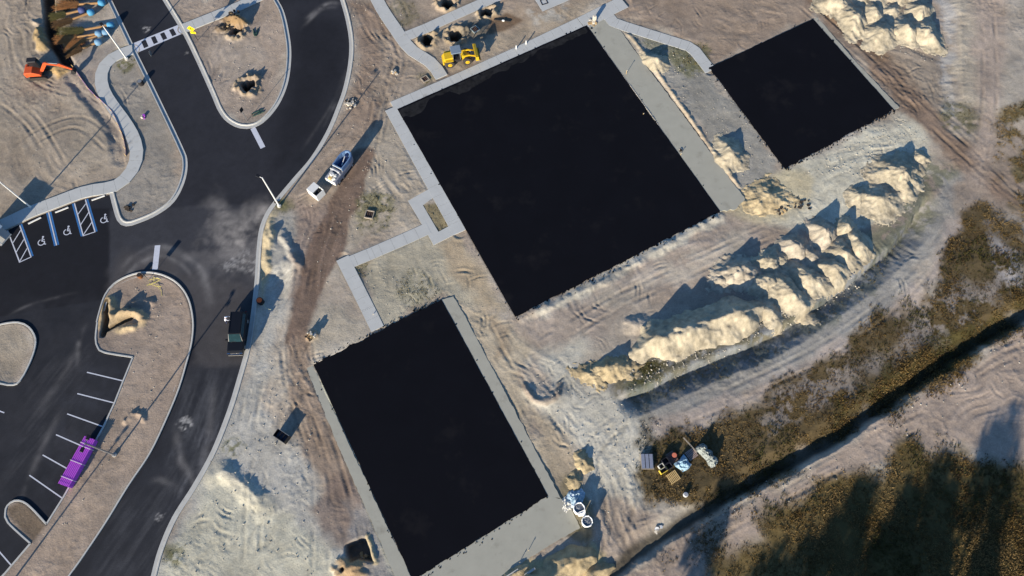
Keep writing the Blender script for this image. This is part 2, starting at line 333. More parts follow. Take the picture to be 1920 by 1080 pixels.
# greenish weeds
weed = sg(104, 102, 66)
for (px, py, rr, kk) in [(702, 400, 38, .7), (1235, 118, 30, 0), (1290, 110, 36, .85), (235, 112, 16, .9), (528, 388, 12, .9), (800, 148, 16, .7), (1800, 215, 30, .6), (325, 960, 14, .0), (322, 1040, 18, .9), (435, 835, 14, .8), (665, 500, 22, .5), (1195, 690, 30, .8), (780, 545, 40, .3), (1430, 560, 10, .2), (1180, 985, 60, 0), (115, 15, 16, .8), (1085, 990, 12, .9), (700, 160, 20, 0), (745, 28, 30, .4)]:
    if kk: gzone([(px+rr*math.cos(a), py+rr*math.sin(a)) for a in np.linspace(0, 5.5, 8)], weed, .8, kk, 1.0, .3, 1.0, .5)
gzone([(1180, 55), (1290, 95), (1320, 135), (1290, 150), (1200, 80)], sg(126, 124, 100), .6, .7, .8, .35, .8, .4)
gzone([(1180, 680), (1240, 665), (1250, 700), (1190, 720)], sg(84, 82, 44), .6, .8, 1.0, .3, 1.0, .8)
gzone([(820, 380), (850, 420), (822, 435), (793, 385)], sg(128, 116, 86), .3, .9, .2, 0, 1, .5)
gzone([(1170, 730), (1440, 640), (1590, 545), (1660, 470), (1690, 450), (1650, 520), (1560, 610), (1420, 690), (1200, 760)], sg(92, 98, 88), .8, .7, 1.0, .3, .8, .35)
C *= (1+.10*n3+.10*n2)[..., None]
# ---------------------------------------------------------------- relief
def soft_line(P, width, h, rough=.3, s=1, col=None, colk=.8, steep=1.0, skew=0.0):
    """a ridge (h>0) or trench (h<0) along a polyline"""
    P = smooth(GP(P)); q = sl(P, width*2+1); x, y = X[q], Y[q]; d, sd, L, T = dline(x, y, P)
    d = np.abs(d*sd+skew)+width*rough*fbm(x, y, width*1.1, 4, s)*.6
    end = sstep(0, width*1.2, L)*sstep(0, width*1.2, T-L) if T > width*3 else 1
    p = np.clip(1-d/width, 0, 1); p = np.minimum(p*steep, 1); p = p*p*(3-2*p)*.5+p*.5
    Z[q] += h*p*(end*.6+.4)*(1+rough*fbm(x, y, 1.5, 3, s+1))
    if col is not None: C[q] = mixc(C[q], col, np.clip(p*2.2, 0, 1)*colk)
def mound(px, py, r, h, ax=1.0, ang=0, rough=.35, s=2, col=None, colk=.8):
    c = G(px, py); q = sl(np.array([c]), r*1.7*max(1, ax)); x, y = X[q]-c[0], Y[q]-c[1]
    a = R(ang); u = (x*math.cos(a)+y*math.sin(a))/ax; v = -x*math.sin(a)+y*math.cos(a)
    d = np.hypot(u, v)/r+rough*.5*fbm(X[q], Y[q], r*.6, 4, s); p = np.clip(1-d, 0, 1); p = p*p*(3-2*p)*.4+p*.6
    Z[q] += h*p*(1+rough*.4*fbm(X[q], Y[q], .8, 3, s))
    if col is not None: C[q] = mixc(C[q], col, np.clip(p*2.5, 0, 1)*colk)
Z += .05*n2+.012*n3+.10*n1
crease = np.clip(1-np.abs(fbm(X, Y, 1.5, 4, 6, .6))*3.2, 0, 1)**1.5*sstep(-.15, .45, fbm(X, Y, 7, 3, 7))
clod = np.clip(fbm(X, Y, .55, 3, 5, .75)-.25, 0, 1)*sstep(-.1, .5, fbm(X, Y, 5, 3, 3))
Z += .05*crease+.045*clod; C *= (1-.10*crease-.12*clod)[..., None]
off = np.hypot(X, Y-45) > 300
Z += np.where(off, fbm(X, Y, 200, 3, 4)*3, 0)
# swale and its bank beside the haul road, the ditch, and the rough bank south of it
cream = srgb(226, 204, 160)
P = smooth(GP([(1150, 745), (1190, 732), (1300, 682), (1440, 625), (1530, 567), (1610, 510), (1690, 435), (1740, 350)])); q = sl(P, 8); d, sd, L, T = dline(X[q], Y[q], P)
u = -d*sd+.14*fbm(X[q], Y[q], 1.6, 4, 3)       # positive to the lower right
prof = np.interp(u, [-5, -.3, .05, .5, 3.1, 6], [0, .25, .15, -1.15, -.02, 0]); Z[q] += prof*sstep(0, 3, L)*sstep(0, 6, T-L)
P = smooth(GP([(1010, 1180), (1120, 1095), (1250, 1005), (1330, 955), (1500, 862), (1600, 800), (1700, 732), (1800, 662), (1930, 590), (2100, 490)])); q = sl(P, 12); d, sd, L, T = dline(X[q], Y[q], P)
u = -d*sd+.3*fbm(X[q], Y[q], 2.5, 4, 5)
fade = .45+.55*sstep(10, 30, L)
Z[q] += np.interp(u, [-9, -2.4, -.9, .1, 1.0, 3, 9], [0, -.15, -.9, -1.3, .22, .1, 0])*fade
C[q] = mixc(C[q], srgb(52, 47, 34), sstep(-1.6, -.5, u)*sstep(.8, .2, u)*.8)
ditch_q, ditch_u = q, u
# spoil ridges, berms and trenches
soft_line([(511, 404), (505, 430), (501, 465), (497, 500)], 1.1, .75, .6, 1, srgb(182, 166, 134), .8)
soft_line([(530, 436), (545, 470), (565, 505)], .8, .36, .6, 2)
soft_line([(540, 500), (515, 520), (495, 535)], 1.6, .5, .3, 3)
P_ = [(485, 505), (545, 500), (535, 560), (478, 645)]
Pq = GP(P_); q = sl(Pq, 2); Z[q] -= .55*sstep(.8, -1.0, sdpoly(X[q], Y[q], Pq))
soft_line([(398, 888), (420, 886), (445, 900), (475, 925), (500, 950)], 1.7, .38, .5, 4, srgb(176, 169, 150), .5)
soft_line([(200, 562), (190, 585), (186, 606)], .9, .6, .5, 5, srgb(172, 150, 116), .9)
soft_line([(208, 566), (209, 590)], .8, .75, .5, 6, srgb(172, 150, 116), .9)
soft_line([(201, 565), (199, 600), (193, 628)], .42, -1.1, .15, 7, srgb(80, 68, 52), .9, 1.8)
soft_line([(200, 618), (222, 606), (248, 594)], .35, -.9, .2, 8, srgb(80, 68, 52), .7, 1.8)
soft_line([(225, 618), (250, 614), (268, 608)], .7, .45, .6, 1, srgb(172, 152, 120), .8)
soft_line([(215, 598), (236, 588), (258, 588), (268, 598)], .8, .75, .6, 2, srgb(166, 144, 112), .8)
soft_line([(235, 577), (262, 566), (285, 568)], .6, .5, .5, 3)
soft_line([(252, 775), (266, 778), (271, 790)], .5, .4, .5, 3)
soft_line([(236, 790), (250, 776)], .5, .3, .5, 4)
# top-left trench, its spoil and the bank behind the silt fence
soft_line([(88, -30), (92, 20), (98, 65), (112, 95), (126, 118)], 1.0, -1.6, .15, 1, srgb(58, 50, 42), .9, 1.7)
soft_line([(76, 60), (80, 90)], 1.2, .9, .5, 2, srgb(160, 135, 92), .8)
soft_line([(60, 40), (75, 48)], .5, .3, .3, 2)
soft_line([(125, 110), (165, 165), (205, 210), (224, 245), (232, 290)], 1.5, -.28, .2, 3, None, .8, 1.4, .7)
soft_line([(110, 112), (168, 172), (206, 215)], .9, .12, .6, 4)
mound(110, 132, 1.5, .5, 1.3, 0, .5, 3, srgb(172, 140, 86), .8)
mound(75, 110, 1.2, .3, 1.5, 0, .4)
# tree pits: a ring of thrown-out soil round a dark hole
for (px, py, rr) in [(801, 74, 1.0), (856, 66, 1.0), (914, 22, .9), (838, 5, .9), (466, 161, 1.0), (443, 58, .9)]:
    c = G(px, py); q = sl(np.array([c]), 4); x, y = X[q]-c[0], Y[q]-c[1]; d = np.hypot(x, y)+.4*fbm(X[q], Y[q], .9, 4, 2)
    ring = np.exp(-((d-rr*1.55)/.42)**2); Z[q] += .36*ring*(1+1.1*fbm(X[q], Y[q], .6, 3, 5)); hole = sstep(rr*1.02, rr*.8, d); Z[q] = Z[q]*(1-hole)-1.5*hole
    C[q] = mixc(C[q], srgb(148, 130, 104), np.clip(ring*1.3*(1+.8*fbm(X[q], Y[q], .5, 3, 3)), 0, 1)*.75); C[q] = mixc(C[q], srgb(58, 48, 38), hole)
mound(442, 40, 1.5, 1.2, 1.5, -20, .6, 3, srgb(134, 106, 70), .85); mound(415, 55, 1.0, .6, 1.4, 20, .7, 4, srgb(96, 80, 62), .8)
mound(893, 58, 2.8, .35, 1.3, 10, .3, 2, srgb(98, 92, 82), .85)
zone([(918, 36), (950, 25), (985, 38), (955, 52), (920, 62)], sg(104, 82, 62), .4, .85, .5)
mound(585, 630, .9, .7, 1, 80, .6, 3, srgb(150, 120, 84), .7)
mound(1190, 610, 1.6, .5, 1.5, 20, .5, 5)
# pit near the bottom edge
P_ = GP([(648, 1022), (675, 1008), (686, 1008), (700, 1054), (672, 1050), (656, 1055), (646, 1040)]); q = sl(P_, 2); d = sdpoly(X[q], Y[q], P_)+.12*fbm(X[q], Y[q], 1, 3, 4); w = sstep(.12, -.35, d)
Z[q] = Z[q]*(1-w)-1.5*w; C[q] = mixc(C[q], srgb(96, 84, 72), w*.85)
mound(655, 1066, 1.6, .6, 1.5, 10, .6, 3, srgb(160, 132, 96), .9); soft_line([(690, 1005), (704, 1055)], .45, .3, .5, 4, srgb(178, 160, 124), .8)
mound(643, 1068, .35, -.8, 1, 0, .2, 2, srgb(50, 40, 36), .9)
mound(1030, 745, 2.0, .3, 1.6, 10, .2, 3); soft_line([(985, 725), (1000, 748), (1025, 755), (1045, 742), (1050, 722)], .6, .3, .3, 5, sg(128, 110, 98), .6)
soft_line([(980, 595), (1090, 548), (1180, 500), (1260, 455), (1350, 405)], .8, .22, .6, 6)
soft_line([(1160, 45), (1195, 85), (1260, 175), (1320, 260), (1385, 350)], .45, .22, .5, 7, sg(188, 168, 140), .7)
soft_line([(1150, 50), (1180, 85), (1240, 160), (1310, 255)], .25, -.22, .4, 7, sg(90, 82, 76), .6)
# bank east of the top-right piles, with rills
P = smooth(GP([(1783, -60), (1786, 60), (1788, 160), (1800, 230)])); q = sl(P, 6); d, sd, L, T = dline(X[q], Y[q], P); u = d*sd
Z[q] += np.interp(u, [-6, -1.2, 1.2, 6], [0, -.2, .25, 0])*sstep(0, 8, T-L)+.05*np.exp(-(u/2.4)**2)*fbm(X[q]*.5, Y[q]*1.8, 1, 3, 3)
# slab strips and fans of drag marks
def fan(P, ang, size, amp, s=3, colk=.12, stretch=7, soft=1.0):
    """parallel drag and track marks pressed into the soil, running at `ang` degrees (picture sense)"""
    P = GP(P); q = sl(P, 1.5); x, y = X[q], Y[q]; w = sstep(soft, -soft, sdpoly(x, y, P)+.8*fbm(x, y, 3, 3, s))
    a = R(ang)+.25*fbm(x, y, 9, 2, s+2); c_, s_ = np.cos(a), np.sin(a)
    cx, cy = P.mean(0); u = (x-cx)*c_+(y-cy)*s_; v = -(x-cx)*s_+(y-cy)*c_
    r = fbm(u/stretch+50, v+50, size, 4, s, .65); r = np.sign(r)*np.abs(r)**.8; w = w*np.clip(.6+1.1*fbm(x, y, 4.5, 3, s+4), .1, 1.4)
    Z[q] += .6*amp*r*w; C[q] = C[q]*(1+colk*1.5*r*w)[..., None]
fan([(650, 0), (720, 0), (760, 110), (730, 200), (665, 200), (668, 90)], -62, .55, .10)
fan([(560, 300), (640, 220), (700, 300), (620, 400), (560, 420)], 55, .5, .05)
fan([(690, 300), (740, 215), (800, 350), (760, 380), (660, 420)], -50, .6, .10, 5)
fan([(655, 290), (700, 280), (690, 330), (660, 400), (604, 560), (566, 655), (525, 650), (552, 545), (596, 430)], 70, .6, .05, 6, .22, 18)
fan([(525, 640), (600, 640), (640, 800), (700, 1000), (640, 1100), (560, 900)], -72, .5, .07, 2)
fan([(490, 650), (540, 650), (570, 900), (500, 1080), (320, 1080), (400, 880)], 75, .8, .06, 1, .08)
fan([(520, 500), (560, 500), (560, 640), (500, 660)], 60, .4, .12, 2)
fan([(380, 900), (420, 900), (400, 1080), (330, 1080), (340, 980)], -35, .45, .12, 4)
fan([(0, 0), (80, 0), (80, 130), (200, 250), (220, 330), (0, 430)], -50, .8, .04, 4, .07)
fan([(40, 60), (120, 60), (120, 150), (40, 150)], 20, .5, .05, 1)
fan([(980, 600), (1350, 405), (1420, 440), (1050, 650)], 27, .7, .05, 3)
fan([(985, 600), (1300, 430), (1310, 440), (1000, 612)], -62, .5, .06, 5, .12, 4)
fan([(900, 600), (980, 600), (1060, 680), (1110, 740), (1000, 760), (920, 680)], -40, .7, .10, 5)
fan([(950, 680), (1080, 800), (1100, 920), (1050, 920)], -55, .7, .08, 3)
fan([(1100, 830), (1180, 780), (1260, 830), (1230, 960), (1130, 1060), (1110, 920)], -62, .7, .13, 2)
fan([(1050, 720), (1140, 740), (1250, 790), (1130, 880), (1060, 800)], -70, .6, .05, 6)
fan([(1530, 0), (1700, 120), (1850, 300), (1920, 370), (1920, 430), (1750, 270), (1690, 205)], -42, .55, .09, 1, .12, 10)
fan([(1650, 90), (1760, 80), (1780, 220), (1740, 210)], -20, .8, .08, 4)
fan([(1490, 320), (1690, 215), (1740, 260), (1640, 330), (1560, 370)], 25, .8, .07, 7)
fan([(1620, 440), (1690, 430), (1650, 520), (1570, 540)], -45, .6, .10, 1)
fan([(1150, 1080), (1500, 880), (1920, 615), (1920, 840), (1700, 790), (1400, 960)], 31, .8, .09, 2, .10, 8)
fan([(1240, 800), (1560, 680), (1790, 420), (1830, 330), (1700, 560), (1400, 760)], 35, .9, .03, 5, .05)
fan([(320, 300), (540, 300), (540, -30), (320, -30)], 70, .5, .05, 3, .06)
fan([(0, 540), (360, 540), (360, 900), (0, 1080)], 60, .6, .03, 4, .05, 3)
fan([(1170, 0), (1520, 0), (1330, 120), (1180, 40)], -15, 2.5, .10, 2, .12, 3)
# tyre ruts
def ruts(P, gauge=1.9, depth=.07, w=.2, dark=.16, lug=True):
    global C
    P = smooth(GP(P), step=.8); q = sl(P, gauge+1); d, sd, L, T = dline(X[q], Y[q], P); e = np.abs(d-gauge/2)
    fade_ = sstep(0, 2, L)*sstep(0, 2, T-L)*np.clip(.55+.9*fbm(X[q], Y[q], 2.6, 3, 6), 0, 1.3); r = np.exp(-(e/w)**2); b = np.exp(-((e-w*2.1)/(w*.8))**2)
    Z[q] += .62*(-depth*r+depth*.7*b)*fade_*((1+.4*np.sin(L*18)) if lug else 1); C[q] *= (1-dark*r*fade_)[..., None]
rs = random.Random(3)
for P in [[(690, -10), (720, 60), (735, 120), (715, 180), (690, 290)], [(705, -10), (745, 90), (740, 150), (705, 260)], [(675, -10), (700, 60), (760, 110)],
          [(1500, 0), (1600, 90), (1690, 170), (1760, 240), (1850, 320), (1930, 400)], [(1530, 0), (1640, 100), (1740, 215), (1820, 290), (1930, 375)], [(1550, 10), (1660, 100), (1730, 190), (1840, 280)],
          [(560, 640), (580, 740), (620, 860), (650, 980)], [(540, 640), (555, 740), (600, 880), (600, 1080)], [(590, 700), (640, 830), (680, 950)],
          [(1290, 1000), (1500, 880), (1700, 770), (1830, 690), (1930, 640)], [(1300, 1015), (1520, 895), (1720, 790)], [(1800, 700), (1860, 655), (1930, 630)],
          [(0, 180), (60, 230), (120, 330), (130, 370)], [(10, 300), (80, 250), (150, 230), (215, 280)], [(30, 60), (40, 110), (80, 150), (140, 170)], [(50, 60), (58, 100), (90, 138), (150, 150)],
          [(1010, 650), (1150, 570), (1300, 500), (1450, 430)], [(1180, 770), (1110, 850), (1120, 960), (1110, 1080)], [(1210, 780), (1150, 880), (1160, 1000)], [(1240, 830), (1180, 930), (1150, 1040)],
          [(480, 700), (460, 800), (430, 860)], [(520, 700), (505, 820), (480, 900), (470, 1080)], [(1850, -10), (1855, 150), (1845, 260), (1800, 400), (1700, 540), (1560, 650), (1400, 730), (1240, 800)],
          [(1640, 440), (1670, 480), (1690, 520)], [(1650, 430), (1690, 470), (1720, 500)], [(740, 0), (760, 60), (745, 130), (700, 210)], [(600, 410), (575, 490), (560, 560)], [(900, 600), (940, 680), (1000, 800)], [(930, 620), (990, 700), (1080, 820)]]:
    ruts(P, depth=rs.uniform(.05, .10))
for (cx, cy, wx_, wy_, n_) in [(700, 110, 50, 110, 26), (740, 320, 60, 50, 20), (590, 450, 40, 100, 22), (600, 800, 60, 150, 34), (960, 660, 80, 60, 26), (1150, 900, 60, 110, 30), (110, 240, 110, 120, 20), (1120, 620, 120, 50, 22), (1700, 180, 70, 80, 26), (1600, 290, 80, 50, 20), (420, 1000, 80, 60, 22), (520, 600, 30, 80, 20), (1180, 1040, 60, 40, 16), (1660, 480, 40, 40, 16), (840, 520, 50, 30, 12), (250, 780, 50, 130, 16), (440, 110, 50, 70, 14), (1350, 60, 120, 40, 16), (1010, 760, 60, 50, 18), (480, 1000, 110, 70, 34), (1080, 780, 60, 60, 24), (1180, 560, 150, 50, 26), (1020, 690, 50, 40, 16), (800, 560, 60, 30, 12), (540, 700, 40, 90, 22), (1600, 800, 140, 30, 0), (1580, 900, 90, 25, 16), (1800, 720, 80, 40, 18), (880, 620, 40, 40, 14), (1240, 60, 60, 40, 14), (60, 100, 50, 80, 16)]:
    for i in range(n_):
        x0, y0 = cx+rs.uniform(-1, 1)*wx_, cy+rs.uniform(-1, 1)*wy_; a = rs.choice([-1.1, -.9, .6, 1.2, rs.uniform(0, 3.1)])+rs.uniform(-.2, .2); l = rs.uniform(18, 55); b = rs.uniform(-.5, .5)
        ruts([(x0, y0), (x0+l*.5*math.cos(a), y0-l*.5*math.sin(a)), (x0+l*math.cos(a+b), y0-l*math.sin(a+b))], rs.choice([0, 0, .5, 1.8]), rs.uniform(.05, .13), rs.uniform(.09, .18), .14, False)
# footprint of everything paved: the soil is cut down under it
def cut(P, z=-.09, soft=.22, grow=0.0):
    q = sl(P, 2); d = sdpoly(X[q], Y[q], P)-grow; w = sstep(soft, -soft, d)
    Z[q] = Z[q]*(1-w)+z*w; return q, w
q = sl(ROAD, 3); droad = sdpoly(X[q], Y[q], ROAD)
dh = np.min([sdpoly(X[q], Y[q], h) for h in HOLES], axis=0); dr = np.maximum(droad, -dh)
near = np.exp(-np.clip(dr, 0, 9)/.9); Z[q] = Z[q]*(1-near)+.10*near; w = sstep(.18, -.12, dr); Z[q] = Z[q]*(1-w)-.10*w
FLAT = []   # paved polygons, filled below by the builders that need the soil cut
PATHS = {  # name: (centre line, width in m)
 'winding': ([(249, 94), (238, 97), (215, 107), (198, 122), (190, 145), (195, 172), (212, 200), (234, 230), (250, 258), (257, 285), (252, 312), (236, 335), (212, 351), (160, 360), (105, 380), (55, 399), (15, 418), (-60, 452)], 1.85, True),
 'median_walk': ([(345, 54), (400, 32), (450, 12), (500, -12), (540, -30)], 1.75, False),
 'north_walk': ([(700, -15), (718, 20), (745, 60), (757, 78), (775, 97), (800, 112), (815, 125), (828, 145)], 1.9, True),
 'branch_walk': ([(757, 70), (800, 53), (850, 30), (900, 8), (960, -18)], 1.75, False),
 'court_walk': ([(738, 203), (850, 155), (970, 101), (1090, 44), (1170, 4)], 2.35, False),
 'east_walk': ([(1132, 20), (1150, 42), (1172, 50), (1290, 87), (1303, 96), (1332, 133)], 1.75, False),
 'west_walk': ([(734, 203), (795, 314), (850, 413), (862, 436)], 2.0, False),
 'link_walk': ([(804, 428), (760, 448), (700, 474), (644, 497)], 1.75, False),
 'south_walk': ([(642, 484), (660, 520), (690, 580), (708, 617)], 1.75, False),
}
PATHW = {}
for k, (P, w_, sm) in PATHS.items():
    L_ = smooth(GP(P)) if sm else GP(P); PATHW[k] = L_
    q = sl(L_, 2); d, _a, _b, _c = dline(X[q], Y[q], L_); w = sstep(w_/2+.45, w_/2+.05, d); Z[q] = Z[q]*(1-w)+.02*w; w = sstep(w_/2-.02, w_/2-.25, d); Z[q] = Z[q]*(1-w)-.09*w
SLABS = {
 'wide_slab': [(1124, 30), (1150, 40), (1396, 372), (1380, 392), (1352, 397), (1350, 396), (1101, 47)],
 'low_side_slab': [(828, 562), (850, 556), (870, 590), (1052, 935), (1029, 931)],
 'low_end_slab': [(1027, 930), (1052, 935), (1070, 950), (1088, 990), (985, 1050), (930, 1100), (760, 1150), (774.6, 1088)],
 'low_left_slab': [(586, 685), (575, 690), (590, 730), (640, 850), (700, 985), (745, 1092), (774, 1090)],
 'right_edge_slab': [(1524, 36), (1532, 33), (1606, 118), (1686, 202), (1676, 206)],
 'north_pad': [(985, -30), (1017, 22), (1080, -5), (1120, -40)],
 'ring_pad_a': [(765, 377), (802, 356), (825, 362), (793, 385)],
 'ring_pad_b': [(765, 377), (793, 385), (822, 435), (813, 460), (797, 431)],
 'ring_pad_c': [(822, 435), (850, 420), (868, 432), (813, 460)],
}
for k, P in SLABS.items(): q, w = cut(GP(P), -.09, .15, -.12)
for k, P in COURTS.items(): cut(GP(P), -.09, .15, -.12)
# colour of the ring pad grass stays as painted; pale rim where slabs thin out
gi = np.arange(NX*NY).reshape(NY, NX)
F = np.stack([gi[:-1, :-1], gi[:-1, 1:], gi[1:, 1:], gi[1:, :-1]], -1).reshape(-1, 4)
ground_m = attr_mat('ground_soil', .20, 5.0, .035)
lum = C.mean(-1, keepdims=True)*np.array([1.03, 1.0, .955]); C = .92*C+.08*lum; C = C*(1+(.13*fbm(X, Y, 9, 3, 4)+.12*fbm(X, Y, 2.4, 4, 7, .65))*(1-far_w))[..., None]; C = np.clip(C*np.array([1.06, 1.055, .995]), .004, .8)
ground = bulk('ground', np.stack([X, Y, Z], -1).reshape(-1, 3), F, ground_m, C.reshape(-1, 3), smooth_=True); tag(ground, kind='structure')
def gz(x, y):
    i = np.clip(np.searchsorted(xs, x)-1, 0, NX-2); j = np.clip(np.searchsorted(ys, y)-1, 0, NY-2)
    tx = (x-xs[i])/(xs[i+1]-xs[i]); ty = (y-ys[j])/(ys[j+1]-ys[j])
    return (Z[j, i]*(1-tx)+Z[j, i+1]*tx)*(1-ty)+(Z[j+1, i]*(1-tx)+Z[j+1, i+1]*tx)*ty
def at(px, py, dz=0): x, y = G(px, py); return (x, y, float(gz(x, y))+dz)

# ------------------------------------------------------------------ road (one fine sheet, its colour painted by the paving history)
rx = np.arange(ROAD[:, 0].min(), min(ROAD[:, 0].max(), 0)+.2, .2); ry = np.arange(-12, ROAD[:, 1].max()+.2, .2)
RX, RY = np.meshgrid(rx, ry); rd = sdpoly(RX, RY, ROAD); rh = np.min([sdpoly(RX, RY, h) for h in HOLES], axis=0)
inside = np.maximum(rd, -rh) < .14
RC = np.zeros(RX.shape+(3,)); a0 = np.array(srgb(30, 31, 35)); RC[:] = a0
def rpaint(P, col, soft=1, k=1, warp=.8, patch=0, ps=2, s=1, stretch=None):
    global RC
    P = GP(P); d = sdpoly(RX, RY, P)+warp*fbm(RX, RY, 3, 4, s); w = sstep(soft, -soft, d)*k
    if stretch is not None:
        a = R(stretch); u = RX*math.cos(a)+RY*math.sin(a); v = -RX*math.sin(a)+RY*math.cos(a); w = w*sstep(-.5, .8, fbm(u/9, v, .5, 4, s+3, .6))
    if patch: w = w*sstep(-patch, patch, fbm(RX, RY, ps, 5, s+2, .6))
    RC = mixc(RC, col, w)
def rline(P, col, width, k=.5, s=1):
    global RC
    P = smooth(GP(P)); d, a, L, T = dline(RX, RY, P); w = np.exp(-(d/width)**2)*sstep(0, 3, L)*sstep(0, 3, T-L)*k*(.55+.45*fbm(RX, RY, 1.5, 3, s)); RC = mixc(RC, col, np.clip(w, 0, 1))
dust = np.array(srgb(120, 115, 110)); mid = np.array(srgb(62, 62, 65)); blk = np.array(srgb(19, 19, 23))
rpaint([(260, 0), (660, 0), (660, 130), (500, 390), (490, 560), (210, 560), (206, 410), (340, 330), (270, 130)], srgb(38, 38, 42), 1, .7)
rpaint([(560, 20), (640, 40), (645, 140), (560, 300), (500, 340), (540, 180)], blk, 2, .7)
rpaint([(-40, 400), (206, 390), (206, 560), (-40, 600)], blk, .15, .9, .0)
rpaint([(206, 395), (480, 380), (485, 560), (350, 560), (300, 510), (206, 550)], srgb(52, 52, 55), .3, .75, .2)
rpaint([(230, 470), (300, 470), (380, 520), (470, 540), (480, 600), (465, 690), (350, 690), (362, 600), (340, 540), (280, 510), (206, 530)], srgb(66, 63, 62), 1, .8)
rpaint([(420, 400), (500, 390), (492, 480), (430, 500), (395, 450)], srgb(150, 143, 134), 2.2, .85, 1.5, .7, 3)
rpaint([(395, 370), (470, 420), (488, 500), (400, 510), (360, 480)], dust, 2, .35, 1.5, .5, 2)
rpaint([(455, 470), (490, 480), (485, 510), (430, 500)], srgb(150, 146, 140), .6, .6, .5, .3, .6)
rpaint([(345, 690), (455, 690), (290, 1090), (150, 1090), (300, 830)], srgb(35, 36, 40), .2, .8, .1)
rpaint([(330, 700), (450, 700), (400, 850), (350, 850)], srgb(74, 74, 76), 2, .5, 1, 0, 2, 2, 78)
rpaint([(320, 800), (420, 800), (400, 920), (330, 960)], srgb(100, 100, 102), 1.5, .5, 1, .5, 3, 3, 78)
rpaint([(230, 950), (370, 850), (290, 1080), (180, 1080)], srgb(64, 64, 66), 2, .5, 1, 0, 2, 4, 62)
rpaint([(0, 560), (180, 560), (240, 680), (100, 900), (-20, 1000), (-20, 720), (80, 640)], srgb(40, 40, 43), 2, .7, 1, .6, 4, 5)
rpaint([(70, 690), (180, 660), (120, 820), (20, 900)], srgb(64, 63, 64), 2, .45, 1, 0, 2, 4, 60)
rpaint([(140, 680), (235, 690), (110, 930), (60, 900)], srgb(46, 47, 52), 1, .5, .5, .5, 1.5)
for c_, k_, r_ in [((345, 792), .95, .9), ((355, 800), .7, .5), ((298, 973), .7, .6), ((272, 54), .8, .45), ((350, 101), .4, .3), ((615, 350), .25, .5), ((427, 500), .5, .8), ((440, 488), .5, .6)]:
    d = np.hypot(RX-G(*c_)[0], RY-G(*c_)[1]); RC = mixc(RC, srgb(176, 172, 166), sstep(r_, -.1, d+.7*fbm(RX, RY, .45, 4, 2, .8))*k_*.7)
for P, w_, k_ in [([(350, 1000), (380, 960), (410, 900)], .5, .4), ([(215, 520), (250, 480), (300, 462), (350, 480), (380, 510), (400, 560)], .35, .4), ([(222, 540), (255, 498), (300, 480), (345, 500), (372, 540)], .3, .4), ([(230, 530), (300, 470), (370, 500), (400, 590)], .6, .35),
                  ([(567, 42), (590, 22), (620, 5), (650, 10)], .35, .8), ([(560, 60), (600, 20), (640, 12)], .3, .5), ([(600, 250), (640, 170), (650, 120)], .25, .2), ([(560, 290), (625, 190), (645, 130)], .25, .18), ([(0, 600), (60, 570), (160, 545)], .2, .3), ([(145, 700), (148, 640), (165, 600)], .3, .5),
                  ([(320, 830), (345, 870), (370, 920)], .3, .5), ([(330, 780), (335, 850), (375, 930)], .5, .4), ([(270, 910), (300, 900), (350, 930)], .4, .4), ([(400, 700), (395, 800), (372, 900)], .5, .35), ([(60, 780), (120, 700), (150, 640)], .4, .25), ([(30, 960), (70, 860), (120, 760)], .4, .25)]:
    rline(P, srgb(128, 124, 120), w_, k_)
RC *= (1+.13*fbm(RX, RY, 2.2, 5, 6, .6)+.08*fbm(RX, RY, .5, 2, 1))[..., None]; RC = np.clip(RC*1.3, .003, .6)
gi = np.arange(RX.size).reshape(RX.shape); m = inside[:-1, :-1] & inside[:-1, 1:] & inside[1:, 1:] & inside[1:, :-1]
F = np.stack([gi[:-1, :-1][m], gi[:-1, 1:][m], gi[1:, 1:][m], gi[1:, :-1][m]], -1); used = np.unique(F); mp = np.zeros(RX.size, int); mp[used] = np.arange(len(used))
V = np.stack([RX.ravel()[used], RY.ravel()[used], np.zeros(len(used))], -1)
road = bulk('road', V, mp[F], attr_mat('asphalt', .30, 9, .004, .8, .25), RC.reshape(-1, 3)[used]); tag(road, kind='structure')
# paint on the road (parts of it)
white_p = mat('road_paint_white', srgb(196, 198, 204), .7, .10, 3, spots=((.12, .12, .13), 5, .62)); blue_p = mat('road_paint_blue', srgb(52, 106, 160), .7, .12, 3)
def sheet(name, pts, z, m, parent=None, thick=0):
    b = MB(); n = len(pts)
    if thick: b.prism(pts, z-thick, z)
    else: b.add([(x, y, z) for x, y in pts], [tuple(range(n))])
    return b.build(name, m, parent)
def bar(name, a, b_, w, m, z=.004, parent=road):
    a, b_ = np.array(G(*a)), np.array(G(*b_)); t = (b_-a)/np.linalg.norm(b_-a); n = np.array([-t[1], t[0]])*w/2
    return sheet(name, [a+n, a-n, b_-n, b_+n], z, m, parent)
for a, b_ in [((163, 698), (232, 714.5)), ((145, 738), (216, 756)), ((126, 776), (196, 801)), ((105, 815), (178, 847)), ((80, 853), (146, 890)), ((55, 891), (118, 935)), ((-5, 1030), (21, 1060)), ((-24, 762), (8, 774))]: bar('parking_line', a, b_, .14, white_p)
for a, b_ in [((14, 432), (37, 492)), ((36.5, 421), (58, 481)), ((91, 398), (106, 460)), ((139.5, 381), (156, 442)), ((160, 374), (178, 434))]: bar('parking_line', a, b_, .15, white_p)
for a, b_ in [((36, 492), (59, 481.5)), ((155, 442.5), (179, 434.5)), ((24.4, 455), (39.4, 431)), ((30.6, 472.5), (44.8, 448.8)), ((36.5, 491), (50.6, 466)), ((146, 402), (161, 382)), ((151, 422), (166.5, 398)), ((156, 441), (172, 417))]: bar('hatch_line', a, b_, .12, white_p, .008)
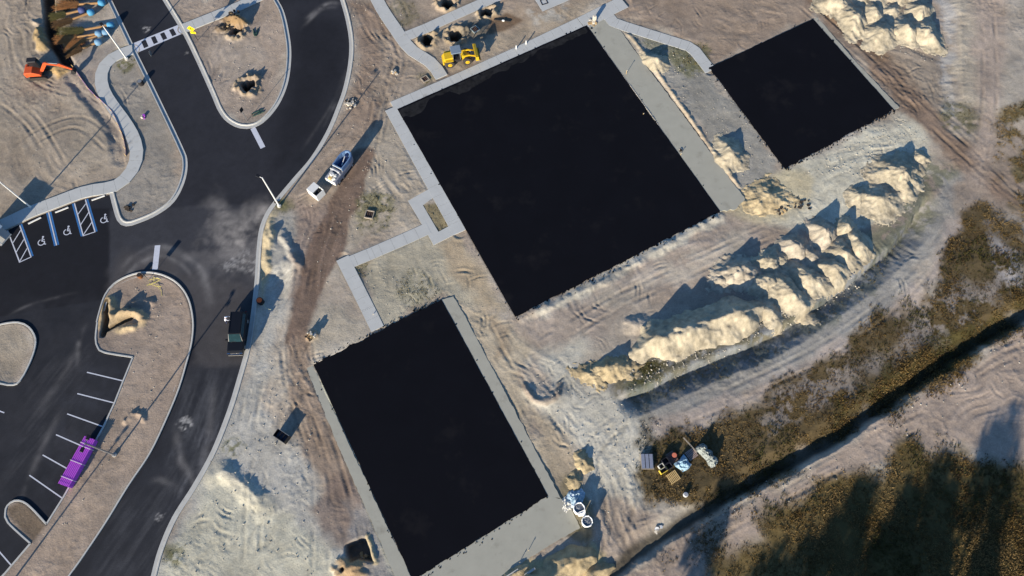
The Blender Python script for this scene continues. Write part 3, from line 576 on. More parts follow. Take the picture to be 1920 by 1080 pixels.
for a, b_ in [((40, 420), (61.5, 480)), ((88, 399), (103, 461)), ((94.5, 397), (109.5, 459)), ((136.3, 382), (153, 443)), ((163.5, 373), (181.5, 434))]: bar('blue_parking_line', a, b_, .22, blue_p, .004)
bar('stop_bar', (474, 240), (493, 277), .72, white_p); bar('stop_bar', (295.5, 460), (290.5, 505.5), .74, white_p)
# crosswalk: two borders and the bars between them
A_, B_, C_, D_ = [np.array(G(*p)) for p in ((250, 81), (333, 47), (342, 63), (257, 99))]
lerp = lambda s_, t: (A_*(1-s_)+B_*s_)*(1-t)+(D_*(1-s_)+C_*s_)*t
def cwq(s0, s1, t0, t1): return [lerp(s0, t0), lerp(s0, t1), lerp(s1, t1), lerp(s1, t0)]
sheet('crosswalk_border', cwq(0, 1, 0, .14), .004, white_p, road); sheet('crosswalk_border', cwq(0, 1, .86, 1), .004, white_p, road)
for s0, s1 in [(0, .165), (.265, .38), (.475, .585), (.68, .79), (.885, 1)]: sheet('crosswalk_bar', cwq(s0, s1, .14, .86), .004, white_p, road)
# wheelchair symbols
def symbol(px, py, ang=-20, s=1.42):
    o = empty('wheelchair_symbol', (0, 0, 0)); o.parent = road; x, y = G(px, py)
    b = MB(); M = Matrix.Translation((x, y, .006)) @ Matrix.Rotation(R(ang+15), 4, 'Z') @ Matrix.Scale(s, 4)
    def stroke(P, w):
        P = [Vector((p[0], p[1], 0)) for p in P]; n = len(P); L_, R_ = [], []
        for i in range(n):
            t = (P[min(i+1, n-1)]-P[max(i-1, 0)]).normalized(); q_ = Vector((-t.y, t.x, 0))*w/2; L_.append(P[i]+q_); R_.append(P[i]-q_)
        for i in range(n-1): b.add([M @ L_[i], M @ R_[i], M @ R_[i+1], M @ L_[i+1]], [(0, 1, 2, 3)])
    stroke([(.02+.30*math.cos(a), -.14+.30*math.sin(a)) for a in np.linspace(R(125), R(385), 16)], .085)
    b.add([M @ Vector((.0+.1*math.cos(a), .44+.1*math.sin(a), .001)) for a in np.linspace(0, 5.7, 10)], [tuple(range(10))])
    stroke([(0, .33), (.03, .02)], .11); stroke([(.03, .19), (.24, .17)], .08); M = M @ Matrix.Translation((0, 0, .002)); stroke([(.0, .0), (.28, .0), (.40, -.30), (.52, -.26)], .10)
    bpy.data.objects.remove(o); o = b.build('wheelchair_symbol', white_p, road)
for p in ((78, 452), (126, 432.5), (195, 410)): symbol(*p)

# ------------------------------------------------------------------ kerbs
conc = mat('kerb_concrete', srgb(184, 182, 174), .9, .10, 1.2, bump=.003, spots=(srgb(130, 120, 108), 1.5, .60))
def kerb(name, P, side, gutter=True, closed=False, label=None):
    P = np.array(P); n = len(P); prof = [(-.17, -.12), (-.17, .150), (-.03, .150), (.02, .125), (.035, .018), (.50, .030), (.50, -.12)] if gutter else [(-.10, -.12), (-.10, .15), (.08, .15), (.10, .13), (.11, -.12)]
    b = MB(); v = []; k = len(prof)
    for i in range(n):
        a_ = P[(i-1) % n] if closed else P[max(i-1, 0)]; c_ = P[(i+1) % n] if closed else P[min(i+1, n-1)]; t = (c_-a_)/np.linalg.norm(c_-a_); nn = np.array([-t[1], t[0]])*side
        if 0 < i < n-1 or closed:
            t1 = P[i]-a_; t2 = c_-P[i]; cs = np.dot(t1, t2)/(np.linalg.norm(t1)*np.linalg.norm(t2)+1e-9); nn = nn/max(.6, math.sqrt(max(0, (1+cs)/2)))
        for o_, z in prof: v.append((P[i][0]+nn[0]*o_, P[i][1]+nn[1]*o_, z))
    f = []
    for i in range(n if closed else n-1):
        for j in range(k-1): a1 = i*k+j; b1 = ((i+1) % n)*k+j; f.append((a1, b1, b1+1, a1+1) if side > 0 else (a1, a1+1, b1+1, b1))
    b.add(v, f); return tag(b.build(name, conc), kind='structure')
kerb('kerb', k_left, 1); kerb('kerb', k_out, -1); kerb('kerb', k_med, -1); kerb('kerb', isl_r, 1); kerb('kerb', isl_l, 1, False); kerb('kerb', isl_lot, 1, False); kerb('kerb', isl_pen, 1, False); kerb('kerb', isl_b, 1, False); kerb('kerb', k_small, -1, False, True)

# ------------------------------------------------------------------ concrete walks, cut into slabs
walk_m = mat('walk_concrete', srgb(184, 184, 178), .9, .07, .8, bump=.002, spots=(srgb(150, 146, 138), .6, .60))
edge_m = mat('limerock', srgb(163, 160, 145), .95, .07, .7, bump=.01, spots=(srgb(142, 138, 124), .5, .56))
for k, (Ppx, w_, sm) in PATHS.items():
    L_ = PATHW[k]; root = empty('footpath', (0, 0, 0)); tag(root, kind='structure'); d = np.r_[0, np.cumsum(np.linalg.norm(np.diff(L_, axis=0), axis=1))]
    n = max(2, int(d[-1]/1.55)); corners = [d[i] for i in range(1, len(L_)-1)] if not sm else []
    ss = sorted(list(np.linspace(0, d[-1], n+1))+[c for c in corners]); ss = [s_ for i, s_ in enumerate(ss) if i == 0 or s_-ss[i-1] > .35 or s_ in corners]
    def pt(s_, side, eps=0):
        i = min(max(np.searchsorted(d, s_)-1, 0), len(L_)-2); f_ = (s_-d[i])/(d[i+1]-d[i]); p = L_[i]*(1-f_)+L_[i+1]*f_; t = L_[i+1]-L_[i]; t = t/np.linalg.norm(t)
        if sm or abs(s_-d[i+1]) < 1e-3 or abs(s_-d[i]) < 1e-3:
            j = i+1 if abs(s_-d[i+1]) < abs(s_-d[i]) else i
            if 0 < j < len(L_)-1: t2 = L_[j+1]-L_[j-1]; t1 = L_[j]-L_[j-1]; t1 = t1/np.linalg.norm(t1); t = t2/np.linalg.norm(t2); kk = 1/max(.5, abs(np.dot(t, t1)))
            else: kk = 1
        else: kk = 1
        nn = np.array([-t[1], t[0]]); return p+nn*side*w_/2*kk+t*eps
    zz = {'winding': .150, 'median_walk': .152}.get(k, .062)+(.004 if k in ('link_walk', 'east_walk') else 0)+(.008 if k in ('west_walk', 'south_walk', 'north_walk') else 0)
    for i in range(len(ss)-1):
        a_, b_ = ss[i], ss[i+1]; g_ = .010
        if b_-a_ < .1: continue
        sheet('slab', [pt(a_, -1, g_), pt(b_, -1, -g_), pt(b_, 1, -g_), pt(a_, 1, g_)], zz+random.uniform(-.001, .001), walk_m, root, thick=.14)
def ragged(P, amp, step=.25, edges=None, s=0, closed_idx=None):
    out = []; n = len(P)
    for i in range(n):
        a_, b_ = np.array(P[i]), np.array(P[(i+1) % n]); l = np.linalg.norm(b_-a_); t = (b_-a_)/l; nn = np.array([-t[1], t[0]]); k = max(1, int(l/step)); e = amp[i] if isinstance(amp, (list, tuple)) else amp
        for j in range(k):
            p = a_+(b_-a_)*j/k
            if j: p = p+nn*e*(fbm(p[0:1]*1.0+s, p[1:2], 1.1, 4, 3, .75)[0])
            out.append(tuple(p))
    return out
for k, P in SLABS.items():
    am = 0 if k in ('north_pad', 'ring_pad_a', 'ring_pad_b', 'ring_pad_c') else .10
    m_ = walk_m if am == 0 else edge_m
    am_ = {'wide_slab': [.05, .13, .25, .4, 0, 0, .1]}.get(k, am)
    o = sheet({'north_pad': 'concrete_pad'}.get(k, 'footpath' if k.startswith('ring') else 'slab_strip'), ragged(GP(P), am_), .050+.0015*list(SLABS).index(k), m_, thick=.14); tag(o, kind='structure')
# ------------------------------------------------------------------ courts
court_m = mat('fresh_asphalt', (.0052, .0056, .0082), .9, .12, .25, bump=.002, spec=.05, spots=((.0125, .012, .0135), .18, .56))
CR = {'big': [.03, .03, .16, .03], 'right': [.06, .10, .30, .05], 'low': [.20, .05, .12, .03]}
for i, (k, P) in enumerate(COURTS.items()):
    court_o = o = sheet('asphalt_court', ragged(GP(P), CR[k], .18, s=i*7), .082, court_m, thick=.16); tag(o, kind='structure')
film = mat('dust_on_asphalt', (.020, .020, .021), .95, .5, .9, spec=.05, spots=((.006, .0065, .009), 1.2, .50))
a_, b_, c_ = [np.array(G(*p)) for p in ((1097, 52), (748, 207), (757, 224))]; off_ = (c_-b_)
pts_ = [a_+(b_-a_)*t for t in np.linspace(0, 1, 60)]+[b_+(a_-b_)*t+off_*(.55+.5*math.sin(t*23)*.4+.4*float(fbm(np.array([t*20.]), np.array([1.]), 1, 3, 2)[0])) for t in np.linspace(0, 1, 60)]
tag(sheet('dust_film', [tuple(p) for p in pts_], .086, film), kind='structure')
# tar crumbs along the ragged court edges
cr = MB(); rc = random.Random(9)
for k, P in COURTS.items():
    g = GP(P)
    for e in range(4):
        a_, b_ = g[e], g[(e+1) % 4]; n = int(np.linalg.norm(b_-a_)*(CR[k][e]*22 if CR[k][e] > .08 else .35))
        nn = np.array([-(b_-a_)[1], (b_-a_)[0]]); nn /= np.linalg.norm(nn); cc = g.mean(0)
        if np.dot(nn, cc-a_) > 0: nn = -nn
        for _ in range(n):
            p = a_+(b_-a_)*rc.random()+nn*abs(rc.gauss(0, .28)); r_ = rc.uniform(.03, .12)*(1 if rc.random() < .92 else 2.0); z = max(float(gz(*p)), .06)
            cr.prism([(p[0]+r_*rc.uniform(.5, 1.2)*math.cos(a), p[1]+r_*rc.uniform(.5, 1.2)*math.sin(a)) for a in (0, 1.1, 2.2, 3.3, 4.5, 5.4)], z-.03, z+.035)
tag(cr.build('asphalt_crumbs', court_m), 'black asphalt crumbs scattered along the rough edges of the courts', 'asphalt crumbs', kind='stuff')
#@@PART2
# ------------------------------------------------------------------ sand heaps
sand_m = attr_mat('dumped_sand', .16, 7, .06, .95, .1)
SANDC = np.array(srgb(177, 165, 140)); GREYC = np.array(srgb(166, 155, 136)); ORNG = np.array(srgb(168, 151, 118))
def heightheap(name, bb, field, res, color, label, group=None, z0=None, cat='sand pile'):
    x0, y0, x1, y1 = bb; hx = np.arange(x0, x1, res); hy = np.arange(y0, y1, res); HX, HY = np.meshgrid(hx, hy)
    h = field(HX, HY); cx, cy = (x0+x1)/2, (y0+y1)/2; gr = gz(HX, HY)
    zc = float(gz(cx, cy)); zz = np.where(h > 0, gr+h, gr-.12+np.maximum(h, -1)*.2)-zc
    fr = fbm(HX, HY, 1.3, 4, 5, .6); col = np.asarray(color)*(1+.22*fr+.20*fbm(HX, HY, .35, 2, 2))[..., None]
    keep = (h > -.12); m = keep[:-1, :-1] | keep[1:, 1:] | keep[1:, :-1] | keep[:-1, 1:]; gi = np.arange(HX.size).reshape(HX.shape)
    F = np.stack([gi[:-1, :-1][m], gi[:-1, 1:][m], gi[1:, 1:][m], gi[1:, :-1][m]], -1); used = np.unique(F); mp = np.zeros(HX.size, int); mp[used] = np.arange(len(used))
    V = np.stack([HX.ravel()[used]-cx, HY.ravel()[used]-cy, zz.ravel()[used]], -1)
    o = bulk(name, V, mp[F], sand_m, col.reshape(-1, 3)[used], smooth_=True); o.location = (cx, cy, zc); return tag(o, label, cat, group)
hs = [0]
def heap(px, py, r, h, label, ax=1.0, ang=0, rough=.25, color=SANDC, group=None, flat=.15, name='sand_pile', cat='sand pile'):
    hs[0] += 1; s = hs[0]; c = G(px, py); a = R(ang)
    def f(x, y):
        u = ((x-c[0])*math.cos(a)+(y-c[1])*math.sin(a))/ax; v = -(x-c[0])*math.sin(a)+(y-c[1])*math.cos(a); th = np.arctan2(v, u)
        d = 1.06*np.hypot(u, v)/r*(1+.12*np.sin(th*2+s)+.10*np.sin(th*3+s*2.1)+.05*np.sin(th*7+s))+(.04+rough*.22)*fbm(x, y, 1.8, 3, s, .55)
        t = 1-d; z = np.where(t > 1-flat*2, 1-flat-(1-t)**2/(4*flat), t); z = np.where(t < .2, .2*(np.clip(t+.3, 0, 1)/.5)**2-np.where(t < -.28, .3, 0), z); z = .84*h*z*(1+.14*fbm(x, y, .9, 3, s+1))+np.where((t > -.1) & (t < .8), 0.022*np.sin(th*15+3*fbm(x, y, 1.5, 2, s)), 0)
        return z+np.where(t > -.25, (.05+.05*rough)*fbm(x, y, .5, 3, s+3, .7), 0)
    m_ = r*max(1, ax)*1.7
    return heightheap(name, (c[0]-m_, c[1]-m_, c[0]+m_, c[1]+m_), f, .13, color, label, group, cat=cat)
g1 = 'sand piles dumped in rows beyond the small court'
for a in [(1648, 67, 2.6, 1.9, 'broad grey-cream sand pile, leftmost of the front row beyond the small court'), (1695, 58, 2.4, 1.9, 'bright cream sand pile in the middle of the front row beyond the small court'),
          (1735, 66, 2.5, 1.9, 'bright cream sand pile at the right end of the front row beyond the small court'), (1598, 37, 2.6, 2.0, 'cream sand pile beside the muddy truck track, nearest to it'),
          (1636, 26, 1.9, 1.6, 'pale sand pile second from the track in the second row'), (1672, 22, 1.4, 1.0, 'small flat-topped sand pile half in shade behind the front row'),
          (1722, 24, 1.9, 1.9, 'grey stepped sand pile in the second row, rightmost, shading the bank'), (1565, 5, 2.7, 1.9, 'cream sand pile at the upper left end of the rows, by the track'),
          (1603, -12, 2.2, 1.9, 'sand pile at the top edge, cut by the frame, second from left'), (1640, -10, 1.9, 1.8, 'sand pile at the top edge, cut by the frame, third from left'),
          (1684, -14, 2.0, 2.0, 'sand pile at the top edge, cut by the frame, fourth from left'), (1722, -14, 2.0, 2.1, 'sand pile at the top edge, cut by the frame, rightmost')]:
    heap(*a, ax=1.18, ang=rc.uniform(50, 100), group=g1, color=SANDC*(1.02-.06*(a[2] > 2.55)))
g2 = 'sand piles dumped along the spoil ridge'
for a, k in [((1606, 461, 1.8, 2.0, 'slim cream sand pile at the upper right end of the spoil ridge'), dict(ax=1.5, ang=-60)), ((1577, 476, 2.0, 1.9, 'pale sand pile next to the slim one at the right end of the spoil ridge'), dict(ax=1.5, ang=-52)),
             ((1556, 508, 1.9, 2.0, 'steep cream sand pile with a long blue shade on its right flank'), dict(ax=1.45, ang=-58)), ((1516, 527, 2.4, 2.0, 'wide dull sand pile with a rough crest in the middle of the ridge'), dict(ax=1.2, ang=-45, rough=.4)),
             ((1473, 552, 2.7, 2.2, 'largest cream sand pile of the ridge, smooth rounded foot'), dict(ax=1.3, ang=-50)), ((1440, 586, 1.8, 1.3, 'small bright sand pile where the long berm ends'), dict(ax=1.15, ang=-40)),
             ((1491, 465, 2.0, 1.8, 'brown-tinted sand pile in the back row of the ridge'), dict(color=GREYC, rough=.5)), ((1542, 441, 2.1, 2.4, 'tall sand pile of the back row whose shadow points to the small court'), dict(color=GREYC*1.08, rough=.5)),
             ((1584, 430, 1.6, 2.0, 'sand pile of the back row, rightmost, mostly in shade'), {}), ((1443, 492, 1.9, 1.6, 'rough crumbling sand pile left of the brown-tinted one'), dict(rough=1.1)),
             ((1434, 532, 1.9, 1.4, 'low broken sand pile with ledges in the middle of the ridge'), dict(rough=1.1, ax=1.3)), ((1384, 516, 2.6, 2.2, 'dull sand pile at the left end of the back row, casting a pointed shadow'), dict(ax=1.25, ang=15, rough=.8, color=GREYC*1.05)),
             ((1355, 527, 1.5, .9, 'low crumbly sand pile at the far left of the back row'), dict(rough=1.0, color=GREYC*1.08)), ((1522, 482, 1.5, 1.3, 'narrow sand pile squeezed between back and front rows'), dict(color=GREYC*1.1, rough=.8))]:
    heap(*a, group=g2, **k)
g3 = 'sand piles near the small court corner'
heap(1680, 330, 3.2, 2.4, 'big grey-cream sand pile with a long shadow reaching toward the small court', ax=1.2, ang=-50, group=g3, color=SANDC*.93, rough=.4)
heap(1648, 377, 3.0, 1.5, 'rounded cream sand pile with a broad sunlit face', ax=1.15, ang=0, group=g3, flat=.12); heap(1609, 370, 1.7, 1.3, 'small sand pile leaning on the rounded one', group=g3)
heap(1724, 297, 1.3, .7, 'small low bright sand pile beside the weeds', rough=.9, group=g3)
heap(1229, 118, 1.6, 1.5, 'lone cream sand pile between the wide slab and the corner walk', ax=1.25, ang=-10)
heap(1367, 291, 2.3, 1.8, 'lone cream sand pile between the two courts, near the small one', ax=1.15, ang=-30)
heap(1436, 374, 2.3, .9, 'low tan sand mound at the end of the wide slab', ax=1.7, ang=10, rough=.8, color=ORNG*1.2)
heap(1093, 868, 1.0, .9, 'small steep tan mound near the lower court corner', ax=1.2, ang=60, color=ORNG, rough=.9); heap(1079, 900, 1.0, .8, 'small tan mound beside the bulk bags', ax=1.5, ang=60, color=ORNG, rough=.9)
heap(1108, 702, 1.6, .7, 'tan mound at the left tip of the spoil berm', ax=1.3, ang=-20, color=ORNG, rough=1.0); heap(1146, 692, 1.6, 1.5, 'jagged low mound shading the haul road turn', ax=2.0, ang=12, color=ORNG*1.05, rough=1.1)
def berm(P, w, h, label, color, rough=.3, s=1, name='sand_berm', cat='sand berm', group=None, skew=0):
    P = smooth(GP(P)); m_ = w*1.5
    def f(x, y):
        d, sd, L, T = dline(x, y, P); d = np.abs(d*sd+skew)/w+rough*.35*fbm(x, y, 2.0, 4, s); e = sstep(-.1, w, L)*sstep(-.1, w, T-L); t = 1-d-(1-e)*.5
        z = np.where(t > .86, .93-(1-t)**2/.28, t); return h*z*(1+.18*fbm(x, y, 2.2, 3, s+2))+np.where(t > 0, .06*fbm(x, y, .5, 3, s+3), 0)
    return heightheap(name, (P[:, 0].min()-m_, P[:, 1].min()-m_, P[:, 0].max()+m_, P[:, 1].max()+m_), f, .14, color, label, group, cat=cat)
berm([(1200, 660), (1222, 645), (1262, 634), (1308, 619), (1350, 605), (1390, 592), (1425, 580)], 2.9, 2.5, 'long cream sand berm with a smooth sunlit face above the haul road', SANDC*.94, .45, 1)
berm([(990, 1086), (1028, 1092), (1052, 1068), (1080, 1052), (1108, 1044)], 1.9, 1.65, 'tan soil bank at the bottom edge shading the slab corner', ORNG*.95, .5, 3, 'soil_bank', 'soil bank')
berm([(935, 1100), (960, 1078), (985, 1064)], 1.0, .6, 'low tan soil ridge at the bottom edge left of the soil bank', ORNG, .5, 4, 'soil_bank', 'soil bank')
berm([(1098, 1092), (1118, 1074), (1150, 1062)], .9, .8, 'small soil ridge at the head of the ditch, bottom edge', ORNG*.9, .5, 5, 'soil_bank', 'soil bank')

# ------------------------------------------------------------------ common materials
M_white = mat('painted_white', srgb(222, 221, 214), .5, .05, 3); M_black = mat('black_metal', (.012, .012, .014), .45, .1, 5); M_steel = mat('galvanised', srgb(150, 152, 152), .45, .08, 6, .5)
M_rub = mat('rubber', (.045, .038, .032), .95, .3, 6); M_yel = mat('machine_yellow', srgb(200, 164, 34), .5, .10, 3, spots=(srgb(120, 96, 50), 3, .62)); M_or = mat('machine_orange', srgb(196, 84, 42), .5, .10, 3, spots=(srgb(120, 70, 44), 4, .62))
M_glass = mat('tinted_glass', (.03, .06, .07), .12, .1, 3, spec=.6); M_wood = mat('weathered_wood', srgb(150, 140, 124), .9, .2, 5, bump=.004); M_wood2 = mat('fresh_wood', srgb(206, 176, 120), .85, .15, 5, bump=.003)
M_dark = mat('dark_grime', srgb(44, 42, 42), .9, .2, 5); M_purple = mat('purple_pipe', srgb(178, 84, 196), .45, .06, 2); M_orange2 = mat('safety_orange', srgb(222, 104, 52), .6, .08, 4)
M_conc2 = mat('cast_concrete', srgb(186, 182, 172), .9, .1, 3, bump=.004)
def ang_of(a, b): a, b = G(*a), G(*b); return math.atan2(b[1]-a[1], b[0]-a[0])

# ---- light poles
def light_pole(px, py, h, label, heads=1, rz=0.0, steel=False):
    x, y, z = at(px, py); r = empty('light_pole', (x, y, z), rz); tag(r, label, 'light pole', 'light poles of the car park and road'); m = M_steel if steel else M_white
    part('pole', m, r, lambda b: b.tube([(0, 0, .1), (0, 0, h)], [.115, .08], 8)); part('footing', M_conc2, r, lambda b: b.cyl((0, 0, -.4), (0, 0, .22), .28, n=14))
    part('base_plate', m, r, lambda b: b.box((0, 0, .25), (.36, .36, .06)))
    for k in range(heads):
        s = 1 if k == 0 else -1
        arm = part('arm', m, r, lambda b: b.box((s*.28, 0, h-.12), (.5, .07, .09)))
        hd = part('lamp_head', M_black, r, lambda b: b.box((s*.72, 0, h-.06), (.58, .42, .13), ch=.04)); part('lens', M_glass, hd, lambda b: b.box((s*.75, 0, h-.135), (.4, .3, .02)))
light_pole(238, 111, 7.0, 'white light pole at the bend of the winding walk, leaning across it', 1, R(130))
light_pole(524, 387, 7.6, 'white light pole beside the outer kerb opposite the stop bar', 1, R(150))
light_pole(58, 389, 7.0, 'white light pole behind the wheelchair parking bays', 1, R(160))
light_pole(215, 853, 7.0, 'grey twin-headed light pole in the median beside the purple pipes', 2, R(75), True)
light_pole(-18, 1146, 7.0, 'grey light pole outside the lower left corner of the frame, seen by its shadow', 2, R(60), True)

# ---- signs
def sign_post(px, py, h, label, rz, kind):
    x, y, z = at(px, py); r = empty('road_sign', (x, y, z), rz); tag(r, label, 'road sign'); part('post', M_steel if kind != 'ped' else M_black, r, lambda b: b.box((0, 0, h/2), (.06, .06, h)))
    if kind == 'ped':
        yl = mat('sign_yellow', srgb(242, 206, 22), .5, .04, 2)
        def dia(b):
            a = .60; b.prism([(0, -a), (a, 0), (0, a), (-a, 0)], -.012, .012, Matrix.Translation((0, -.06, h-.35)) @ Matrix.Rotation(R(90), 4, 'X'))
        p = part('diamond_panel', yl, r, dia)
        def fig(b):
            MM = Matrix.Translation((0, -.077, h-.35)) @ Matrix.Rotation(R(90), 4, 'X')
            b.prism([(.07*math.cos(t), .23+.07*math.sin(t)) for t in np.linspace(0, 5.5, 8)], 0, .008, MM); b.prism([(-.06, .14), (.07, .14), (.05, -.06), (-.05, -.06)], .0005, .009, MM)
            b.prism([(-.05, -.05), (.0, -.05), (-.12, -.30), (-.17, -.28)], .001, .01, MM); b.prism([(0, -.05), (.05, -.05), (.16, -.27), (.11, -.30)], .0015, .0105, MM); b.prism([(.05, .12), (.06, .05), (.18, -.02), (.20, .04)], .002, .011, MM); b.prism([(-.05, .12), (-.06, .05), (-.18, .0), (-.19, .05)], .0025, .0115, MM)
        part('pedestrian_symbol', M_black, p, fig)
        for dx, zz in ((-.0, h-1.22), ):
            q_ = part('arrow_panel', yl, r, lambda b: b.box((dx, -.06, zz), (.80, .024, .44)))
            def arr(b):
                MM = Matrix.Translation((dx, -.074, zz)) @ Matrix.Rotation(R(90), 4, 'X'); b.prism([(-.22, .10), (-.17, .14), (.10, -.06), (.14, .0), (.20, -.14), (.04, -.13), (.07, -.09)], 0, .008, MM)
            part('arrow', M_black, q_, arr)
    else:
        part('panel', M_dark if kind == 'back' else M_steel, r, lambda b: b.prism([(-.3, -.38), (.3, -.38), (.3, .38), (-.3, .38)], -.01, .01, Matrix.Translation((0, -.05, h-.42)) @ Matrix.Rotation(R(90), 4, 'X')))
sign_post(371, 76, 3.0, 'yellow diamond pedestrian sign with an arrow plate at the crosswalk', R(-6), 'ped')
sign_post(464, 227, 3.1, 'thin sign post with its panel edge-on at the rounded tip of the upper median', R(62), 'back')
sign_post(279, 525, 2.0, 'short dark sign at the rounded tip of the lower median, seen from behind', R(150), 'back')
sign_post(284, 104, 1.0, 'short thin delineator post on the road just below the crosswalk', R(90), 'x')

# ---- wheel stops
ws0 = None
for a, b_, w_ in [((53, 420), (77.5, 408), 'in the bay left of the blue divider line'), ((103.5, 399), (129, 389), 'in the bay right of the blue divider line'), ((172, 376), (197, 367), 'in the bay next to the planted corner island')]:
    if ws0 is None:
        bm_ = MB(); bm_.side([(-.09, 0), (-.07, .13), (.07, .13), (.09, 0)], -.9, .9); o = bm_.build('wheel_stop', mat('wheel_stop_concrete', srgb(214, 212, 204), .85, .06, 3)); ws0 = o
    else: o = ws0.copy(); COL.objects.link(o)
    ax, ay = G(*a); bx_, by_ = G(*b_); o.location = ((ax+bx_)/2, (ay+by_)/2, .004); o.rotation_euler = (0, 0, math.atan2(by_-ay, bx_-ax)+math.pi/2); tag(o, 'white concrete wheel stop '+w_, 'wheel stop', 'wheel stops of the wheelchair bays')

# ---- black SUV
def suv(px, py, rz):
    x, y = G(px, py); r = empty('suv', (x, y, 0), rz); tag(r, 'black full-size SUV parked on the road beside the outer kerb', 'suv')
    car = mat('black_car_paint', (.004, .004, .005), .4, .05, 1, spec=.5); chrome = mat('chrome', (.7, .7, .7), .15, .03, 2, 1)
    part('body', car, r, lambda b: b.side([(-2.75, .42), (-2.82, .8), (-2.78, 1.12), (1.15, 1.12), (2.35, 1.02), (2.72, .88), (2.8, .55), (2.7, .4), (2.2, .36), (-2.3, .36)], -1.0, 1.0), bevel=.07)
    def gh(b):
        lo = [(-2.72, -.94), (1.2, -.94), (1.2, .94), (-2.72, .94)]; hi = [(-2.55, -.78), (.45, -.78), (.45, .78), (-2.55, .78)]
        v = [(a, c, 1.1) for a, c in lo]+[(a, c, 1.93) for a, c in hi]; b.add(v, [(0, 3, 2, 1), (4, 5, 6, 7), (0, 1, 5, 4), (1, 2, 6, 5), (2, 3, 7, 6), (3, 0, 4, 7)])
    cab = part('cabin', car, r, gh, bevel=.04)
    gl = mat('windscreen_glass', (.012, .035, .042), .8, .3, 2, spec=.05)
    part('windscreen', gl, r, lambda b: b.add([(1.235, -.80, 1.13), (1.235, .80, 1.13), (.50, .70, 1.93), (.50, -.70, 1.93)], [(0, 1, 2, 3)]))
    for s in (-1, 1):
        part('side_window', M_glass, r, lambda b: b.add([(-2.4, s*.935, 1.2), (.9, s*.935, 1.2), (.4, s*.80, 1.84), (-2.35, s*.80, 1.84)], [(0, 1, 2, 3)]))
        part('mirror', car, r, lambda b: b.box((.95, s*1.12, 1.18), (.16, .24, .2))); part('headlight', chrome, r, lambda b: b.box((2.70, s*.78, .86), (.14, .34, .15)))
        part('roof_rail', M_black, r, lambda b: b.box((-1.0, s*.68, 1.97), (2.6, .05, .05))); part('tail_light', mat('tail_red', (.25, .01, .01), .3), r, lambda b: b.box((-2.80, s*.86, 1.0), (.06, .14, .4)))
        for wx in (-1.72, 1.75):
            w_ = part('wheel', M_rub, r, lambda b: b.cyl((wx, s*.80, .39), (wx, s*1.02, .39), .39, n=18)); part('rim', M_steel, w_, lambda b: b.cyl((wx, s*1.0, .39), (wx, s*1.035, .39), .24, n=12))
    part('grille', chrome, r, lambda b: b.box((2.78, 0, .72), (.06, 1.3, .22))); part('front_bumper', car, r, lambda b: b.box((2.8, 0, .48), (.18, 1.9, .2), ch=.03)); part('wiper', M_black, r, lambda b: b.tube([(1.26, -.6, 1.14), (1.20, .05, 1.20)], .015, 5))
suv(449, 629, ang_of((450, 590), (441, 668)))

